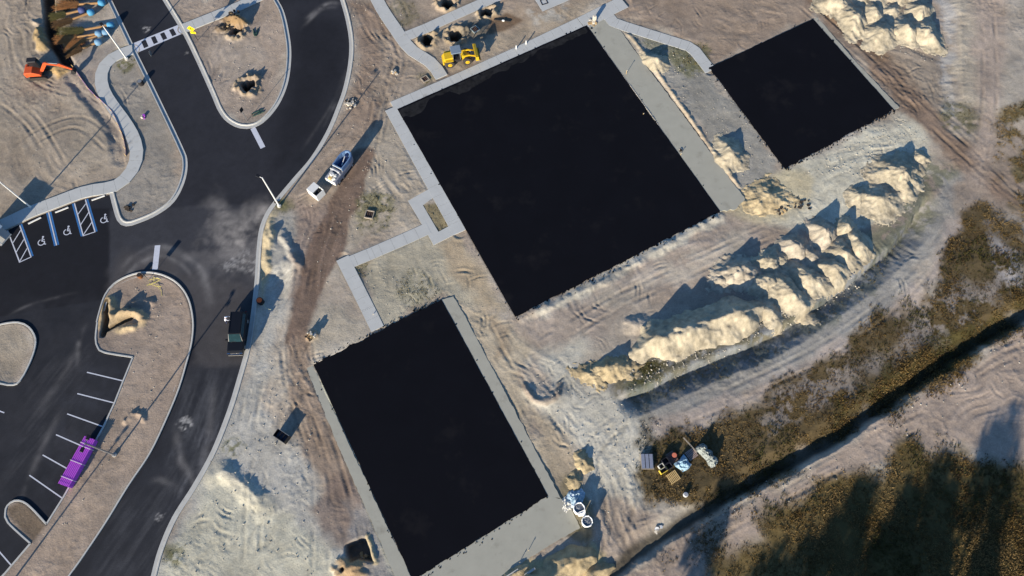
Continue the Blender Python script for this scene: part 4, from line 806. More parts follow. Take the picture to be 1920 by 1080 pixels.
# ---- person
def person(px, py, rz, label, shirt, trousers, z=None, lean=.25):
    x, y, zg = at(px, py); r = empty('person', (x, y, zg if z is None else z), rz); tag(r, label, 'person')
    J = {'pel': (0, 0, .95, .15, .11), 'ch': (lean*.5, 0, 1.25, .17, .12), 'nk': (lean, 0, 1.46, .07, .07), 'hd': (lean+.05, 0, 1.63, .10, .12), 'tp': (lean+.06, 0, 1.74, .07, .08)}
    for s, n in ((-1, 'r'), (1, 'l')):
        J['sh'+n] = (lean*.9, s*.19, 1.40, .07, .07); J['el'+n] = (lean+.15, s*.30, 1.18, .05, .05); J['wr'+n] = (lean+.38, s*.22, 1.12, .035, .035); J['fi'+n] = (lean+.50, s*.20, 1.12, .03, .02)
        J['hp'+n] = (0, s*.10, .88, .10, .10); J['kn'+n] = (.06*s+.03, s*.12, .50, .065, .065); J['an'+n] = (.10*s-.02, s*.13, .10, .045, .045); J['to'+n] = (.10*s+.15, s*.14, .05, .045, .035)
    E_ = [('pel', 'ch'), ('ch', 'nk'), ('nk', 'hd'), ('hd', 'tp')]
    for n in 'rl': E_ += [('ch', 'sh'+n), ('sh'+n, 'el'+n), ('el'+n, 'wr'+n), ('wr'+n, 'fi'+n), ('pel', 'hp'+n), ('hp'+n, 'kn'+n), ('kn'+n, 'an'+n), ('an'+n, 'to'+n)]
    ks = list(J); me = bpy.data.meshes.new('body'); me.from_pydata([J[k][:3] for k in ks], [(ks.index(a), ks.index(b)) for a, b in E_], [])
    o = link(bpy.data.objects.new('body', me), r); me.skin_vertices or None
    sk = o.modifiers.new('skin', 'SKIN'); o.modifiers.new('sub', 'SUBSURF').levels = 1; o.modifiers['sub'].render_levels = 2
    if not me.skin_vertices:
        bm = bmesh.new(); bm.from_mesh(me); bm.verts.layers.skin.verify(); bm.to_mesh(me); bm.free()
    for i, k in enumerate(ks): me.skin_vertices[0].data[i].radius = J[k][3:]
    me.skin_vertices[0].data[0].use_root = True
    # one body material that changes with height: skin, shirt, trousers, shoes
    m = bpy.data.materials.new('clothed_figure'); m.use_nodes = True; nt = m.node_tree; b = nt.nodes['Principled BSDF']; b.inputs['Roughness'].default_value = .85
    tc = nt.nodes.new('ShaderNodeTexCoord'); sp = nt.nodes.new('ShaderNodeSeparateXYZ'); cr_ = nt.nodes.new('ShaderNodeValToRGB'); nt.links.new(tc.outputs['Object'], sp.inputs[0]); dv = nt.nodes.new('ShaderNodeMath'); dv.operation = 'DIVIDE'; dv.inputs[1].default_value = 1.8
    nt.links.new(sp.outputs['Z'], dv.inputs[0]); nt.links.new(dv.outputs[0], cr_.inputs[0]); nt.links.new(cr_.outputs[0], b.inputs['Base Color']); cr_.color_ramp.interpolation = 'CONSTANT'
    e = cr_.color_ramp.elements; e[0].position = 0; e[0].color = (.03, .025, .02, 1); e[1].position = .06; e[1].color = (*trousers, 1)
    for p_, c_ in ((.53, shirt), (.80, srgb(176, 124, 96))): q_ = e.new(p_); q_.color = (*c_, 1)
    me.materials.append(m)
    hm = Vector(J['hd'][:3]); part('cap', mat('cap_white', srgb(232, 232, 236), .8), r, lambda b: (b.tube([(hm.x, 0, 1.68), (hm.x, 0, 1.75), (hm.x, 0, 1.80)], [.125, .12, .05], 12), b.box((hm.x+.14, 0, 1.695), (.14, .16, .02))))
person(427, 605, R(20), 'person in white top and navy trousers leaning on the rear of the black SUV', srgb(226, 228, 236), srgb(36, 44, 78), z=0)

# ---- purple pipe bundle
def pipes():
    a, b_ = (176, 824), (127, 912); x0, y0 = G(*a); x1, y1 = G(*b_); L = math.hypot(x1-x0, y1-y0); r = empty('pipe_bundle', ((x0+x1)/2, (y0+y1)/2, .0), math.atan2(y1-y0, x1-x0)); tag(r, 'strapped bundle of long purple plastic pipes lying at the lot kerb', 'pipe bundle')
    pm = None
    for k in range(4):
        for j in range(7):
            if pm is None: o = part('pipe', M_purple, r, lambda b: b.tube([(-L/2, 0, 0), (L/2-.4, 0, 0), (L/2-.35, 0, 0), (L/2, 0, 0)], [.105, .105, .118, .118], 10), smooth_=False); pm = o.data
            else: o = link(bpy.data.objects.new('pipe', pm), r)
            o.location = (random.uniform(-.05, .05), (j-3)*.215, .24+k*.215)
    for f_ in (-.36, -.30, .02, .36): part('strap', M_white, r, lambda b: (b.box((L*f_, 0, 1.03), (.06, 1.60, .02)), b.box((L*f_, .80, .58), (.06, .02, .9)), b.box((L*f_, -.80, .58), (.06, .02, .9))))
    for f_ in (-.26, .26): part('timber', M_wood2, r, lambda b: b.box((L*f_, 0, .065), (.12, 2.1, .12)))
pipes()

# ---- yellow wheel loader
def wheel(b_parent, cx, cy, rad, w, rimc, out):
    t = part('wheel', M_rub, b_parent, lambda b: b.tube([(cx, cy-w/2, rad), (cx, cy-w/2+.05, rad), (cx, cy+w/2-.05, rad), (cx, cy+w/2, rad)], [rad*.86, rad, rad, rad*.86], 20))
    part('rim', rimc, t, lambda b: b.tube([(cx, cy+out*(w/2-.03), rad), (cx, cy+out*(w/2+.03), rad)], [rad*.52, rad*.45], 14)); part('hub', rimc, t, lambda b: b.cyl((cx, cy+out*w/2, rad), (cx, cy+out*(w/2+.09), rad), rad*.2, n=8))
def loader(px, py, rz):
    x, y, z = at(px, py); r = empty('wheel_loader', (x, y, z), rz); tag(r, 'yellow wheel loader with a raised bucket standing by the planting pits', 'wheel loader')
    part('engine_hood', M_yel, r, lambda b: b.side([(-2.35, .65), (-2.45, 1.3), (-2.2, 1.62), (-.95, 1.72), (-.85, .65)], -.62, .62), bevel=.06); part('counterweight', M_yel, r, lambda b: b.box((-2.42, 0, .85), (.25, 1.5, .5), ch=.05))
    [part('rear_fender', M_yel, r, lambda b: b.box((-1.55, s_*.84, 1.40), (1.1, .35, .07))) for s_ in (-1, 1)]; part('cab_floor', M_dark, r, lambda b: b.box((-.4, 0, .85), (1.2, 1.2, .5)))
    part('seat', M_black, r, lambda b: (b.box((-.55, 0, 1.25), (.5, .5, .14)), b.box((-.82, 0, 1.5), (.12, .5, .5)))); part('steering_wheel', M_black, r, lambda b: b.cyl((.0, 0, 1.5), (.03, 0, 1.54), .2, n=12))
    for sx in (-.95, .1):
        for sy in (-.58, .58): part('canopy_post', M_steel, r, lambda b: b.box((sx, sy, 1.85), (.07, .07, 1.5)))
    part('canopy', mat('canopy_grey', srgb(120, 134, 146), .6), r, lambda b: b.box((-.42, 0, 2.65), (1.5, 1.45, .1), ch=.04)); part('front_frame', M_yel, r, lambda b: b.side([(.25, .5), (.25, 1.35), (.6, 1.55), (1.5, 1.05), (1.6, .5)], -.38, .38), bevel=.04)
    for s in (-1, 1):
        part('lift_arm', M_yel, r, lambda b: b.side([(.45, 1.38), (.55, 1.6), (1.5, 1.65), (2.35, 1.25), (2.3, 1.05), (1.45, 1.42)], s*.5-.07, s*.5+.07)); part('cylinder', M_steel, r, lambda b: b.cyl((.7, s*.28, .95), (1.8, s*.28, 1.4), .05, n=8))
        for wx in (-1.55, 1.05): wheel(r, wx, s*.82, .68, .46, M_yel, s)
    bk = part('bucket', M_yel, r, lambda b: (b.box((2.35, 0, 1.35), (.08, 2.3, 1.0), tilt=R(-12)), b.box((2.62, 0, .88), (.6, 2.3, .07), tilt=R(10)), b.box((2.5, 1.13, 1.2), (.45, .05, .8)), b.box((2.5, -1.13, 1.2), (.45, .05, .8)), b.box((2.5, 0, 1.82), (.35, 2.3, .06), tilt=R(15))))
    part('cutting_edge', M_dark, bk, lambda b: b.box((2.95, 0, .80), (.16, 2.34, .05)))
loader(862, 114, ang_of((840, 118), (885, 110)))

# ---- orange excavator
def excavator(px, py, rz):
    x, y, z = at(px, py); r = empty('excavator', (x, y, z), rz); tag(r, 'small orange excavator with its arm stretched to the trench', 'excavator')
    for s in (-1, 1):
        def tr(b):
            pr = [(-1.35, .28), (-1.2, .08), (-1.0, 0), (1.0, 0), (1.2, .08), (1.35, .28), (1.2, .5), (1.0, .58), (-1.0, .58), (-1.2, .5)]; b.side(pr, s*.85-.2, s*.85+.2)
            for k in range(17): b.box((-1.05+k*.13, s*.85, .60), (.05, .42, .05))
        part('track', M_rub, r, tr)
    part('undercarriage', M_dark, r, lambda b: b.box((0, 0, .45), (1.4, 1.3, .35)))
    part('house', M_or, r, lambda b: b.side([(-1.5, .75), (-1.6, 1.2), (-1.4, 1.6), (-.3, 1.65), (.7, 1.15), (.75, .75)], -.95, .35), bevel=.08); part('counterweight', M_or, r, lambda b: b.box((-1.35, 0, 1.1), (.5, 1.95, .75), ch=.12))
    cb = part('cab', M_black, r, lambda b: b.box((.0, .62, 1.75), (1.5, .85, 1.75), ch=.08, taper=.9)); part('cab_window', M_glass, cb, lambda b: (b.box((.73, .62, 1.9), (.02, .65, 1.1)), b.box((0, 1.05, 1.9), (1.1, .02, .9))))
    part('cab_roof', mat('cab_roof_black', (.02, .02, .022), .5), cb, lambda b: b.box((0, .62, 2.65), (1.3, .76, .05)))
    part('boom', M_or, r, lambda b: b.side([(.6, 1.0), (.75, 1.35), (1.9, 2.75), (2.35, 2.85), (4.0, 2.15), (4.0, 1.9), (2.3, 2.45), (1.05, 1.05)], -.35, -.10), bevel=.03)
    part('boom_cylinder', M_steel, r, lambda b: b.cyl((.9, -.22, .9), (1.9, -.22, 2.3), .07, n=8)); part('arm', M_or, r, lambda b: b.side([(3.7, 2.3), (4.15, 2.35), (5.35, 1.15), (5.15, .95), (3.8, 1.9)], -.33, -.13), bevel=.03)
    part('arm_cylinder', M_steel, r, lambda b: b.cyl((2.4, -.22, 2.75), (3.8, -.22, 2.4), .06, n=8)); part('bucket', M_dark, r, lambda b: b.side([(5.1, 1.0), (5.45, 1.1), (5.6, .7), (5.45, .3), (5.0, .25), (4.85, .5)], -.6, .12))
excavator(76, 140, R(4))

# ---- truck with open blue hopper, and the white unit beside it
def hopper_truck():
    a, b_ = (622, 350), (662, 297); x0, y0 = G(*a); x1, y1 = G(*b_); x, y, z = (x0+x1)/2, (y0+y1)/2, 0; z = float(gz(x, y)); rz = math.atan2(y1-y0, x1-x0)
    r = empty('hopper_truck', (x, y, z), rz); r.scale = (.86, .80, .88); tag(r, 'grey work truck with a rounded open blue tub and white bags at its tail', 'truck')
    side_m = mat('aluminium_side', srgb(146, 148, 156), .5, .08, 4, .2); blue = mat('tub_blue', srgb(96, 124, 158), .5, .08, 3); navy = mat('tub_navy', srgb(30, 46, 84), .6, .1, 3)
    outer = [(-2.8, -1.05), (1.2, -1.05), (2.0, -.95), (2.6, -.6), (2.85, 0), (2.6, .6), (2.0, .95), (1.2, 1.05), (-2.8, 1.05)]
    part('chassis', M_dark, r, lambda b: b.box((0, 0, .62), (5.3, .9, .2)))
    part('bed_side', side_m, r, lambda b: b.prism(outer, .75, 1.75))
    for k in range(4): part('side_rail', side_m, r, lambda b: (b.box((-.8, -1.08, .95+k*.22), (4.0, .04, .07))))
    def tub(b):
        # open tub: inner and outer walls with a floor
        o_ = [(x_, y_) for x_, y_ in outer[1:8]]; o_ = [(-.5, -1.0)]+o_+[(-.5, 1.0)]; i_ = [(x_*.93-.02, y_*.80) for x_, y_ in o_]; n = len(o_)
        v = [(x_, y_, 1.75) for x_, y_ in o_]+[(x_, y_, 2.6) for x_, y_ in o_]+[(x_, y_, 2.6) for x_, y_ in i_]+[(x_*.85, y_*.7, 1.9) for x_, y_ in i_]
        f = []
        for L in range(3):
            for i in range(n): j = (i+1) % n; f.append((L*n+i, L*n+j, (L+1)*n+j, (L+1)*n+i))
        f.append(tuple(range(3*n, 4*n))); b.add(v, f)
    t = part('tub', blue, r, tub); part('tub_load', navy, t, lambda b: b.box((.9, -.05, 1.98), (2.0, .9, .12))); part('auger', M_white, t, lambda b: b.cyl((.2, -.3, 2.1), (1.7, .1, 2.35), .08, n=8)); part('hatch_ring', navy, t, lambda b: b.cyl((2.05, 0, 2.1), (2.05, 0, 2.45), .28, n=14))
    for k, xx in enumerate((-.62, -1.25)): part('cross_bar', M_white, r, lambda b: b.tube([(xx, -.95, 1.8), (xx, -.9, 2.45), (xx, .9, 2.45), (xx, .95, 1.8)], .05, 6))
    part('tank', side_m, r, lambda b: b.cyl((-1.0, -.8, 2.0), (-1.0, .8, 2.0), .3, n=12))
    bg_ = mat('white_sack', srgb(204, 202, 194), .8, .06, 4)
    for k, (xx, yy, zz) in enumerate([(-1.75, .35, 1.95), (-1.85, -.35, 1.95), (-2.3, .3, 1.95), (-2.35, -.4, 1.9), (-2.0, 0, 2.3), (-2.55, 0, 2.15)]): part('sack', bg_ if k != 5 else M_wood2, r, lambda b: b.box((xx, yy, zz), (.62, .72, .36), rz=k*.3, ch=.12))
    for xx in (-1.9, -.9, 1.7):
        for s in (-1, 1): wheel(r, xx, s*.85, .45, .28, M_steel, s)
    part('tail_board', M_white, r, lambda b: b.box((-2.84, 0, 1.25), (.06, 2.0, .9)))
hopper_truck()
def unit():
    x, y, z = at(595, 364); r = empty('equipment_box', (x, y, z), ang_of((580, 350), (603, 368))); tag(r, 'white boxy unit with an open top standing behind the hopper truck', 'equipment box')
    part('housing', M_white, r, lambda b: (b.box((0, -.66, .65), (1.9, .08, 1.3)), b.box((0, .66, .65), (1.9, .08, 1.3)), b.box((-.91, 0, .65), (.08, 1.24, 1.3)), b.box((.91, 0, .65), (.08, 1.24, 1.3)), b.box((0, 0, .1), (1.8, 1.24, .1))))
    part('lid', M_white, r, lambda b: b.box((-.35, 0, 1.33), (1.1, 1.4, .06))); part('motor', M_dark, r, lambda b: (b.box((.45, 0, .7), (.6, .8, .6), ch=.05), b.cyl((.45, .2, 1.0), (.45, .2, 1.25), .1, n=8)))
unit()

# ---- left edge shelter
def shelter():
    x, y = G(-4, 441); r = empty('shelter', (x, y, 0), ang_of((-20, 420), (14, 440))); tag(r, 'small shelter with a white-edged blue-grey roof at the left picture edge by the bays', 'shelter')
    rf = mat('roof_bluegrey', srgb(130, 148, 160), .5, .06, 3); part('wall', mat('shelter_wall', srgb(150, 156, 160), .7), r, lambda b: (b.box((0, .95, 1.2), (3.2, .08, 2.3)), b.box((-1.56, 0, 1.2), (.08, 1.8, 2.3)), b.box((1.56, .45, 1.2), (.08, .92, 2.3))))
    part('floor', M_conc2, r, lambda b: b.box((0, 0, .1), (3.3, 2.0, .12))); part('roof', rf, r, lambda b: b.box((0, .2, 2.42), (3.6, 1.9, .08))); part('fascia', M_white, r, lambda b: b.box((0, -.80, 2.43), (3.66, .08, .16)))
    for s in (-1, 1): part('post', M_white, r, lambda b: b.box((s*1.56, -.72, 1.2), (.1, .1, 2.36)))
    part('bench', M_dark, r, lambda b: b.box((0, .4, .5), (2.2, .4, .08)))
shelter()

# ---- bulk bags, tarp, buckets, drums
def bulk_bag(px, py, rad, h, label, skirt=False):
    x, y, z = at(px, py); z = max(z, .05); r = empty('bulk_bag', (x, y, z-.03), random.random()); tag(r, label, 'bulk bag', 'bulk bags at the slab corner'); wm = mat('woven_white', srgb(232, 232, 228), .8, .05, 5)
    def bag(b):
        n = 22; v = []; f = []
        for L, (rr, zz) in enumerate([(.88, 0), (1.04, .25*h), (1.05, .6*h), (1.0, .9*h), (.98, h), (.86, h-.02), (.82, h-.22)]):
            for k in range(n): a = 2*math.pi*k/n; q_ = rr*rad*(1+.04*math.sin(4*a+L)+.03*math.sin(9*a+L*2)); v.append((q_*math.cos(a), q_*math.sin(a), zz+.03*math.sin(5*a+L) if L > 2 else zz))
        for L in range(6):
            for k in range(n): j = (k+1) % n; f.append((L*n+k, L*n+j, (L+1)*n+j, (L+1)*n+k))
        b.add(v, f)
    part('bag', wm, r, bag, smooth_=True)
    def fill(b):
        n = 14; v = [(0, 0, h-.05)]; rr_ = random.Random(int(px)); f = []
        for L in (1, 2):
            for k in range(n): a = 2*math.pi*k/n; v.append((rad*.43*L*math.cos(a), rad*.43*L*math.sin(a), h-.12*L+rr_.uniform(-.06, .08)))
        for k in range(n): j = (k+1) % n; f.append((0, 1+k, 1+j)); f.append((1+k, 1+n+k, 1+n+j, 1+j))
        b.add(v, f)
    part('contents', mat('grey_gravel', srgb(120, 124, 128), .9, .25, 8), r, fill)
    for k in range(4): a = k*math.pi/2+.5; part('strap', wm, r, lambda b: b.tube([(rad*.95*math.cos(a-.2), rad*.95*math.sin(a-.2), h-.1), (rad*1.0*math.cos(a), rad*1.0*math.sin(a), h+.18), (rad*.95*math.cos(a+.2), rad*.95*math.sin(a+.2), h-.1)], .03, 5))
    if skirt: part('flap', wm, r, lambda b: b.add([(-rad*.9, -.2, h), (rad*.6, -rad*.85, h), (.0, -rad*1.7, h*.55), (-rad*1.0, -rad*.9, h*.6)], [(0, 1, 2, 3)]))
bulk_bag(1085, 955, .66, 1.15, 'white bulk bag with grey contents, nearer the slab, its flap hanging down', True); bulk_bag(1100, 979, .62, 1.1, 'white bulk bag with grey contents, lower and further right of the pair')
def crumple(px, py, r, h, label, m, ax=1.3, ang=30, s=3, name='tarp', cat='tarp'):
    x, y, z = at(px, py); n = 22; g = np.linspace(-1, 1, n); U, W = np.meshgrid(g, g); d = np.hypot(U, W); th = np.arctan2(W, U)
    zz = h*np.clip(1-d**2, -.2, 1)*(1+.6*fbm(U+s*3, W, .45, 4, s, .7))+.10*fbm(U, W+s, .2, 2, s); zz = np.where(d > 1.05, -.08, np.maximum(zz, .0))
    gi = np.arange(n*n).reshape(n, n); F = np.stack([gi[:-1, :-1], gi[:-1, 1:], gi[1:, 1:], gi[1:, :-1]], -1).reshape(-1, 4)
    k = 1+.12*np.sin(th*3+s)
    o = bulk(name, np.stack([U*r*ax*k, W*r*k, zz], -1).reshape(-1, 3), F, m); o.location = (x, y, z); o.rotation_euler = (0, 0, R(ang)); return tag(o, label, cat)
tarpm = mat('blue_white_tarp', srgb(140, 164, 178), .5, .25, 2.5, spots=(srgb(226, 230, 232), 2.5, .52)); crumple(1080, 934, 1.0, .5, 'crumpled pale blue tarp heap lying above the two bulk bags', tarpm, 1.3, 60)
crumple(1063, 948, .8, .22, 'spilled pale powder heap between the slab and the bulk bags', mat('pale_powder', srgb(206, 202, 190), .95, .06, 4), 1.3, 60, 5, 'powder_heap', 'powder heap')
def drum(px, py, rad, h, label, m, top=None, name='drum', cat='drum'):
    x, y, z = at(px, py); r = empty(name, (x, y, z-.02), 0); tag(r, label, cat); part('body', m, r, lambda b: b.tube([(0, 0, 0), (0, 0, h*.33), (0, 0, h*.34), (0, 0, h*.66), (0, 0, h*.67), (0, 0, h)], [rad, rad, rad*1.04, rad*1.04, rad, rad*.96], 16)); part('lid', top or m, r, lambda b: b.cyl((0, 0, h), (0, 0, h+.04), rad*.8, n=14))
    return r
dr = drum(489, 566, .44, .8, 'black and orange drum standing on the kerb beside the SUV shadow', M_black, M_orange2); part('handle', M_orange2, dr, lambda b: b.tube([(-.1, 0, .84), (-.08, 0, .98), (.1, 0, .98), (.12, 0, .84)], .03, 6))
drum(266, 158, .38, .75, 'dark drum against the left kerb below the light pole', M_dark, M_steel); drum(264, 519, .32, .6, 'rusty brown drum at the tip of the lower median', mat('rust', srgb(130, 84, 48), .8, .2, 6), M_dark)
drum(1285, 928, .28, .45, 'white bucket alone in the dry grass near the ditch', M_white, mat('bucket_lid', srgb(150, 152, 156), .6), 'bucket', 'bucket')
for (px, py, w_) in [(968, 92, 'left'), (986.5, 83, 'right')]:
    x, y, z = at(px, py); o = MB().cyl((0, 0, 0), (0, 0, .75), .09, .08, 10).build('bollard', M_white); o.location = (x, y, max(z, .06)); tag(o, f'short white bollard on the upper edge of the court walk, {w_} one of two', 'bollard', 'white bollards')
for (px, py, h, w_) in [(1174, 139, 1.05, 'short survey stake at the court edge of the wide slab, upper part'), (1276, 291, .6, 'low survey stake at the court edge of the wide slab, lower part'), (1206, 215, .5, 'tiny survey stake half-way down the wide slab edge'), (700, 590, .4, 'thin stake beside the south walk'), (991, 1032, .7, 'short stake at the edge of the end slab by the soil bank'), (974, 1055, .7, 'short stake at the lower edge of the end slab')]:
    x, y, z = at(px, py); r = empty('survey_stake', (x, y, z-.05), .4); tag(r, w_, 'stake'); part('stake', M_wood2, r, lambda b: b.box((0, 0, h/2), (.06, .04, h))); part('ribbon', M_white, r, lambda b: b.box((.05, 0, h-.08), (.12, .05, .06)))

# ---- pallets
def pallet(px, py, rz, w, l, label, layers=1, boards=7, m=M_wood, gap=.35, extra=None):
    x, y, z = at(px, py); r = empty('pallet', (x, y, z+.02), rz); tag(r, label, 'pallet', 'pallets and goods in the dry grass')
    for k in range(layers):
        z0 = k*.17
        for s in (-1, 0, 1): part('stringer', m, r, lambda b: b.box((0, s*(w/2-.05), z0+.07), (l, .07, .10)))
        bw = l/boards*(1-gap)
        for j in range(boards): part('board', m, r, lambda b: b.box((-l/2+(j+.5)*l/boards, random.uniform(-.02, .02), z0+.135), (bw, w, .025)))
    return r, layers*.17
slate = mat('grey_panels', srgb(128, 134, 148), .7, .12, 3)
p_, t_ = pallet(1213, 866, R(0), 1.75, 1.55, 'grey pallet loaded with three long slabs, left of the group at the sand edge', 1, 9)
for j in range(3): part('slab_panel', slate, p_, lambda b: b.box((-.5+j*.47, 0, .26), (.38, 1.7, .2)))
part('end_rail', M_wood, p_, lambda b: b.box((0, -.9, .30), (1.5, .08, .12)))
pang = ang_of((1247, 876), (1290, 848))
p_, t_ = pallet(1259, 858, pang, 1.25, 1.05, 'brown slatted pallet with an orange bucket on it', 1, 8, mat('brown_boards', srgb(120, 100, 90), .9, .2, 6), .4)
x, y, z = at(1263, 855); tub_ = MB().tube([(0, 0, 0), (0, 0, .3), (0, 0, .31), (0, 0, .08)], [.22, .30, .24, .18], 14).build('bucket', mat('terracotta_plastic', srgb(206, 120, 92), .6)); tub_.location = (x, y, z+.19); tag(tub_, 'orange round bucket lying on the brown pallet', 'bucket')
pallet(1262, 895, pang, 1.2, 1.35, 'light tan pallet with wide gaps, lowest of the group', 1, 7, M_wood2, .5)
p_, t_ = pallet(1296, 852, pang, 1.1, 1.25, 'grey-brown pallet with a long plank sticking out of it', 1, 7, mat('pinkish_boards', srgb(160, 142, 134), .9, .15, 6), .45)
part('plank', M_wood, p_, lambda b: b.box((.5, .95, .22), (.14, 2.3, .05), rz=R(8)))
p_, t_ = pallet(1280, 872, pang, 1.1, 1.1, 'pallet hidden beneath the pale blue sheet', 2, 7)
crumple(1280, 871, .72, .5, 'pale blue plastic sheet crumpled over a pallet', mat('pale_blue_film', srgb(138, 168, 184), .35, .2, 3, spots=(srgb(200, 220, 228), 3, .55)), 1.1, 40, 6, 'plastic_sheet', 'plastic sheet').location.z += .3
def crate(px, py, rz, m, label, sx=.75, sy=.6, h=.7):
    x, y, z = at(px, py); r = empty('crate', (x, y, z), rz); tag(r, label, 'crate', 'crates beside the pallets')
    for s in (-1, 1): part('side', m, r, lambda b: b.box((0, s*sy/2, h/2), (sx, .05, h))); part('end', m, r, lambda b: b.box((s*sx/2, 0, h/2), (.05, sy, h)))
    part('bottom', M_black, r, lambda b: b.box((0, 0, .08), (sx, sy, .05)))
blk_m = mat('black_crate', (.02, .02, .025), .6); yl_m = mat('yellow_crate', srgb(214, 186, 70), .6)
crate(1246, 866, pang, blk_m, 'black open crate, upper one of the dark crates'); crate(1252, 876, pang, mat('charcoal_crate', srgb(50, 50, 58), .6), 'charcoal open crate next to the tan pallet'); crate(1239, 876, pang, mat('white_rim_crate', srgb(190, 190, 180), .6), 'small crate with a pale rim beside the yellow one', .6, .55, .6); crate(1243, 883, pang, yl_m, 'yellow open crate at the lower left of the pallets', .95, .5, .6)
jm = mat('wrapped_junk', srgb(150, 156, 150), .5, .3, 4, spots=(srgb(60, 66, 68), 4, .5))
for k, (px, py, l_) in enumerate([(1317, 844, 'silver wrapped load, upper left end of the long stack'), (1326, 853, 'silver wrapped load in the middle of the long stack'), (1334, 864, 'pale wrapped load, lower right end of the long stack')]):
    crumple(px, py, .68, .9, l_, jm, 1.2, -50, 2+k, 'wrapped_load', 'wrapped load')

# ---- concrete bars, black skip, basins, debris, pipes
for a, b_, l_ in [((1040, 1061), (1066, 1052), 'pale concrete bar lying on the soil bank, right one'), ((984, 1079), (1003, 1066), 'pale concrete bar at the bottom edge, left one'), ((950, 1082), (972, 1068), 'grey corrugated bar at the very bottom edge')]:
    ax, ay = G(*a); bx_, by_ = G(*b_); L = math.hypot(bx_-ax, by_-ay); o = MB().side([(-.14, 0), (-.11, .2), (.11, .2), (.14, 0)], -L/2, L/2).build('concrete_bar', M_conc2); z = max(float(gz((ax+bx_)/2, (ay+by_)/2)), 0); o.location = ((ax+bx_)/2, (ay+by_)/2, z+(.55 if 'right' in l_ else .25)); o.rotation_euler = (0, 0, math.atan2(by_-ay, bx_-ax)+math.pi/2); tag(o, l_, 'concrete bar', 'concrete bars by the bottom edge')
def skip():
    x, y, z = at(531, 820); r = empty('tool_box', (x, y, z-.03), ang_of((515, 812), (533, 824))); tag(r, 'black open-topped metal box on the pale strip, throwing a square shadow', 'metal box')
    part('wall', M_black, r, lambda b: (b.box((0, -.5, .5), (1.7, .06, 1.0)), b.box((0, .5, .5), (1.7, .06, 1.0)), b.box((-.82, 0, .5), (.06, .94, 1.0)), b.box((.82, 0, .5), (.06, .94, 1.0)), b.box((0, 0, .15), (1.6, .94, .06))))
    part('rim', M_steel, r, lambda b: (b.box((0, .5, 1.02), (1.7, .05, .04)), b.box((0, -.5, 1.02), (1.7, .03, .02)))); part('divider', M_dark, r, lambda b: (b.box((-.2, 0, .7), (.04, .9, .4)), b.box((.3, 0, .7), (.04, .9, .4)))); part('load', mat('navy_goods', (.02, .03, .05), .6), r, lambda b: b.box((0, 0, .45), (1.3, .8, .5), ch=.05))
skip()
def basin(px, py, s, rz, label, frame, zz=.1):
    x, y, z = at(px, py); r = empty('drain_inlet', (x, y, z), rz); tag(r, label, 'drain inlet', 'drain inlets set in the soil')
    for k in range(4): a = k*math.pi/2; part('frame_board', frame, r, lambda b: b.box((math.cos(a)*s/2, math.sin(a)*s/2, zz/2), (.12, s+.1 if k % 2 == 0 else s-.14, zz+.1), rz=a))
    part('pit', M_dark, r, lambda b: b.box((0, 0, .0), (s*.9, s*.9, .06)))
    for k in (-1, 0, 1): part('grate_bar', mat('rusty_bar', srgb(90, 70, 60), .8), r, lambda b: b.box((k*s*.25, 0, .06), (.10, s*.85, .05)))
basin(693, 403, 1.1, R(-12), 'square drain inlet with a pale timber frame amid weeds west of the big court', M_wood, .15); basin(797, 148, .9, R(35), 'small square drain inlet beside the north walk junction', M_wood, .1); basin(891, 58, 1.0, R(40), 'pale square frame lying in the dark soil by the loader', mat('pale_frame', srgb(130, 140, 138), .8), .08)
basin(1020, 4, .9, R(20), 'square drain inlet cast in the concrete pad at the top edge', M_dark, .14)
def debris(px, py, n, r_, label, cols, h=.5, s=1, name='debris_heap', cat='debris'):
    x, y, z = at(px, py); e = empty(name, (x, y, z-.02), 0); tag(e, label, cat); q_ = random.Random(s)
    for k in range(n):
        d_ = r_*q_.random()**.7; a = q_.uniform(0, 6.28); sz = q_.uniform(.12, .38); hh = h*(1-d_/r_/1.2)*q_.uniform(.3, 1)
        part('chunk', q_.choice(cols), e, lambda b: b.prism([(sz*q_.uniform(.5, 1)*math.cos(t), sz*q_.uniform(.4, .9)*math.sin(t)) for t in (0, 1.2, 2.4, 3.7, 5)], 0, hh+.08, Matrix.Translation((d_*math.cos(a), d_*math.sin(a), 0)) @ Matrix.Rotation(q_.uniform(0, 6), 4, 'Z') @ Matrix.Rotation(q_.uniform(-.3, .3), 4, 'X')))
    return e
Mr1 = mat('broken_concrete', srgb(190, 182, 166), .9, .15, 6); Mr2 = mat('tan_clod', srgb(180, 152, 108), .95, .15, 6); Mr3 = mat('dark_root', srgb(62, 54, 46), .95, .2, 6)
e = debris(1112, 42, 18, .9, 'heap of broken cream stone at the head of the wide slab, with an upright block', [Mr1, Mr2, Mr2], .5, 2); part('block', Mr1, e, lambda b: b.box((.2, .3, .6), (.5, .45, 1.2), rz=.3, ch=.05))
debris(657, 196, 22, 1.0, 'scatter of pale broken kerb pieces beside the outer kerb', [Mr1, Mr3, Mr1], .4, 3); debris(740, 136, 9, .45, 'little heap of pale stones with one tall stone on the dirt track', [Mr1, Mr2], .6, 4); debris(586, 632, 14, .7, 'tan clods and sticks at the edge of the brown road', [Mr2, Mr1, Mr3], .5, 5)
debris(244, 388, 12, .8, 'dark dead branches lying on the corner island', [Mr3], .25, 6); debris(1505, 382, 14, 1.3, 'dark scrub remains on the pale soil by the sand piles', [Mr3], .15, 7); debris(1470, 395, 8, 1.0, 'small dark clods near the orange-tan mound', [Mr3, Mr2], .15, 8)
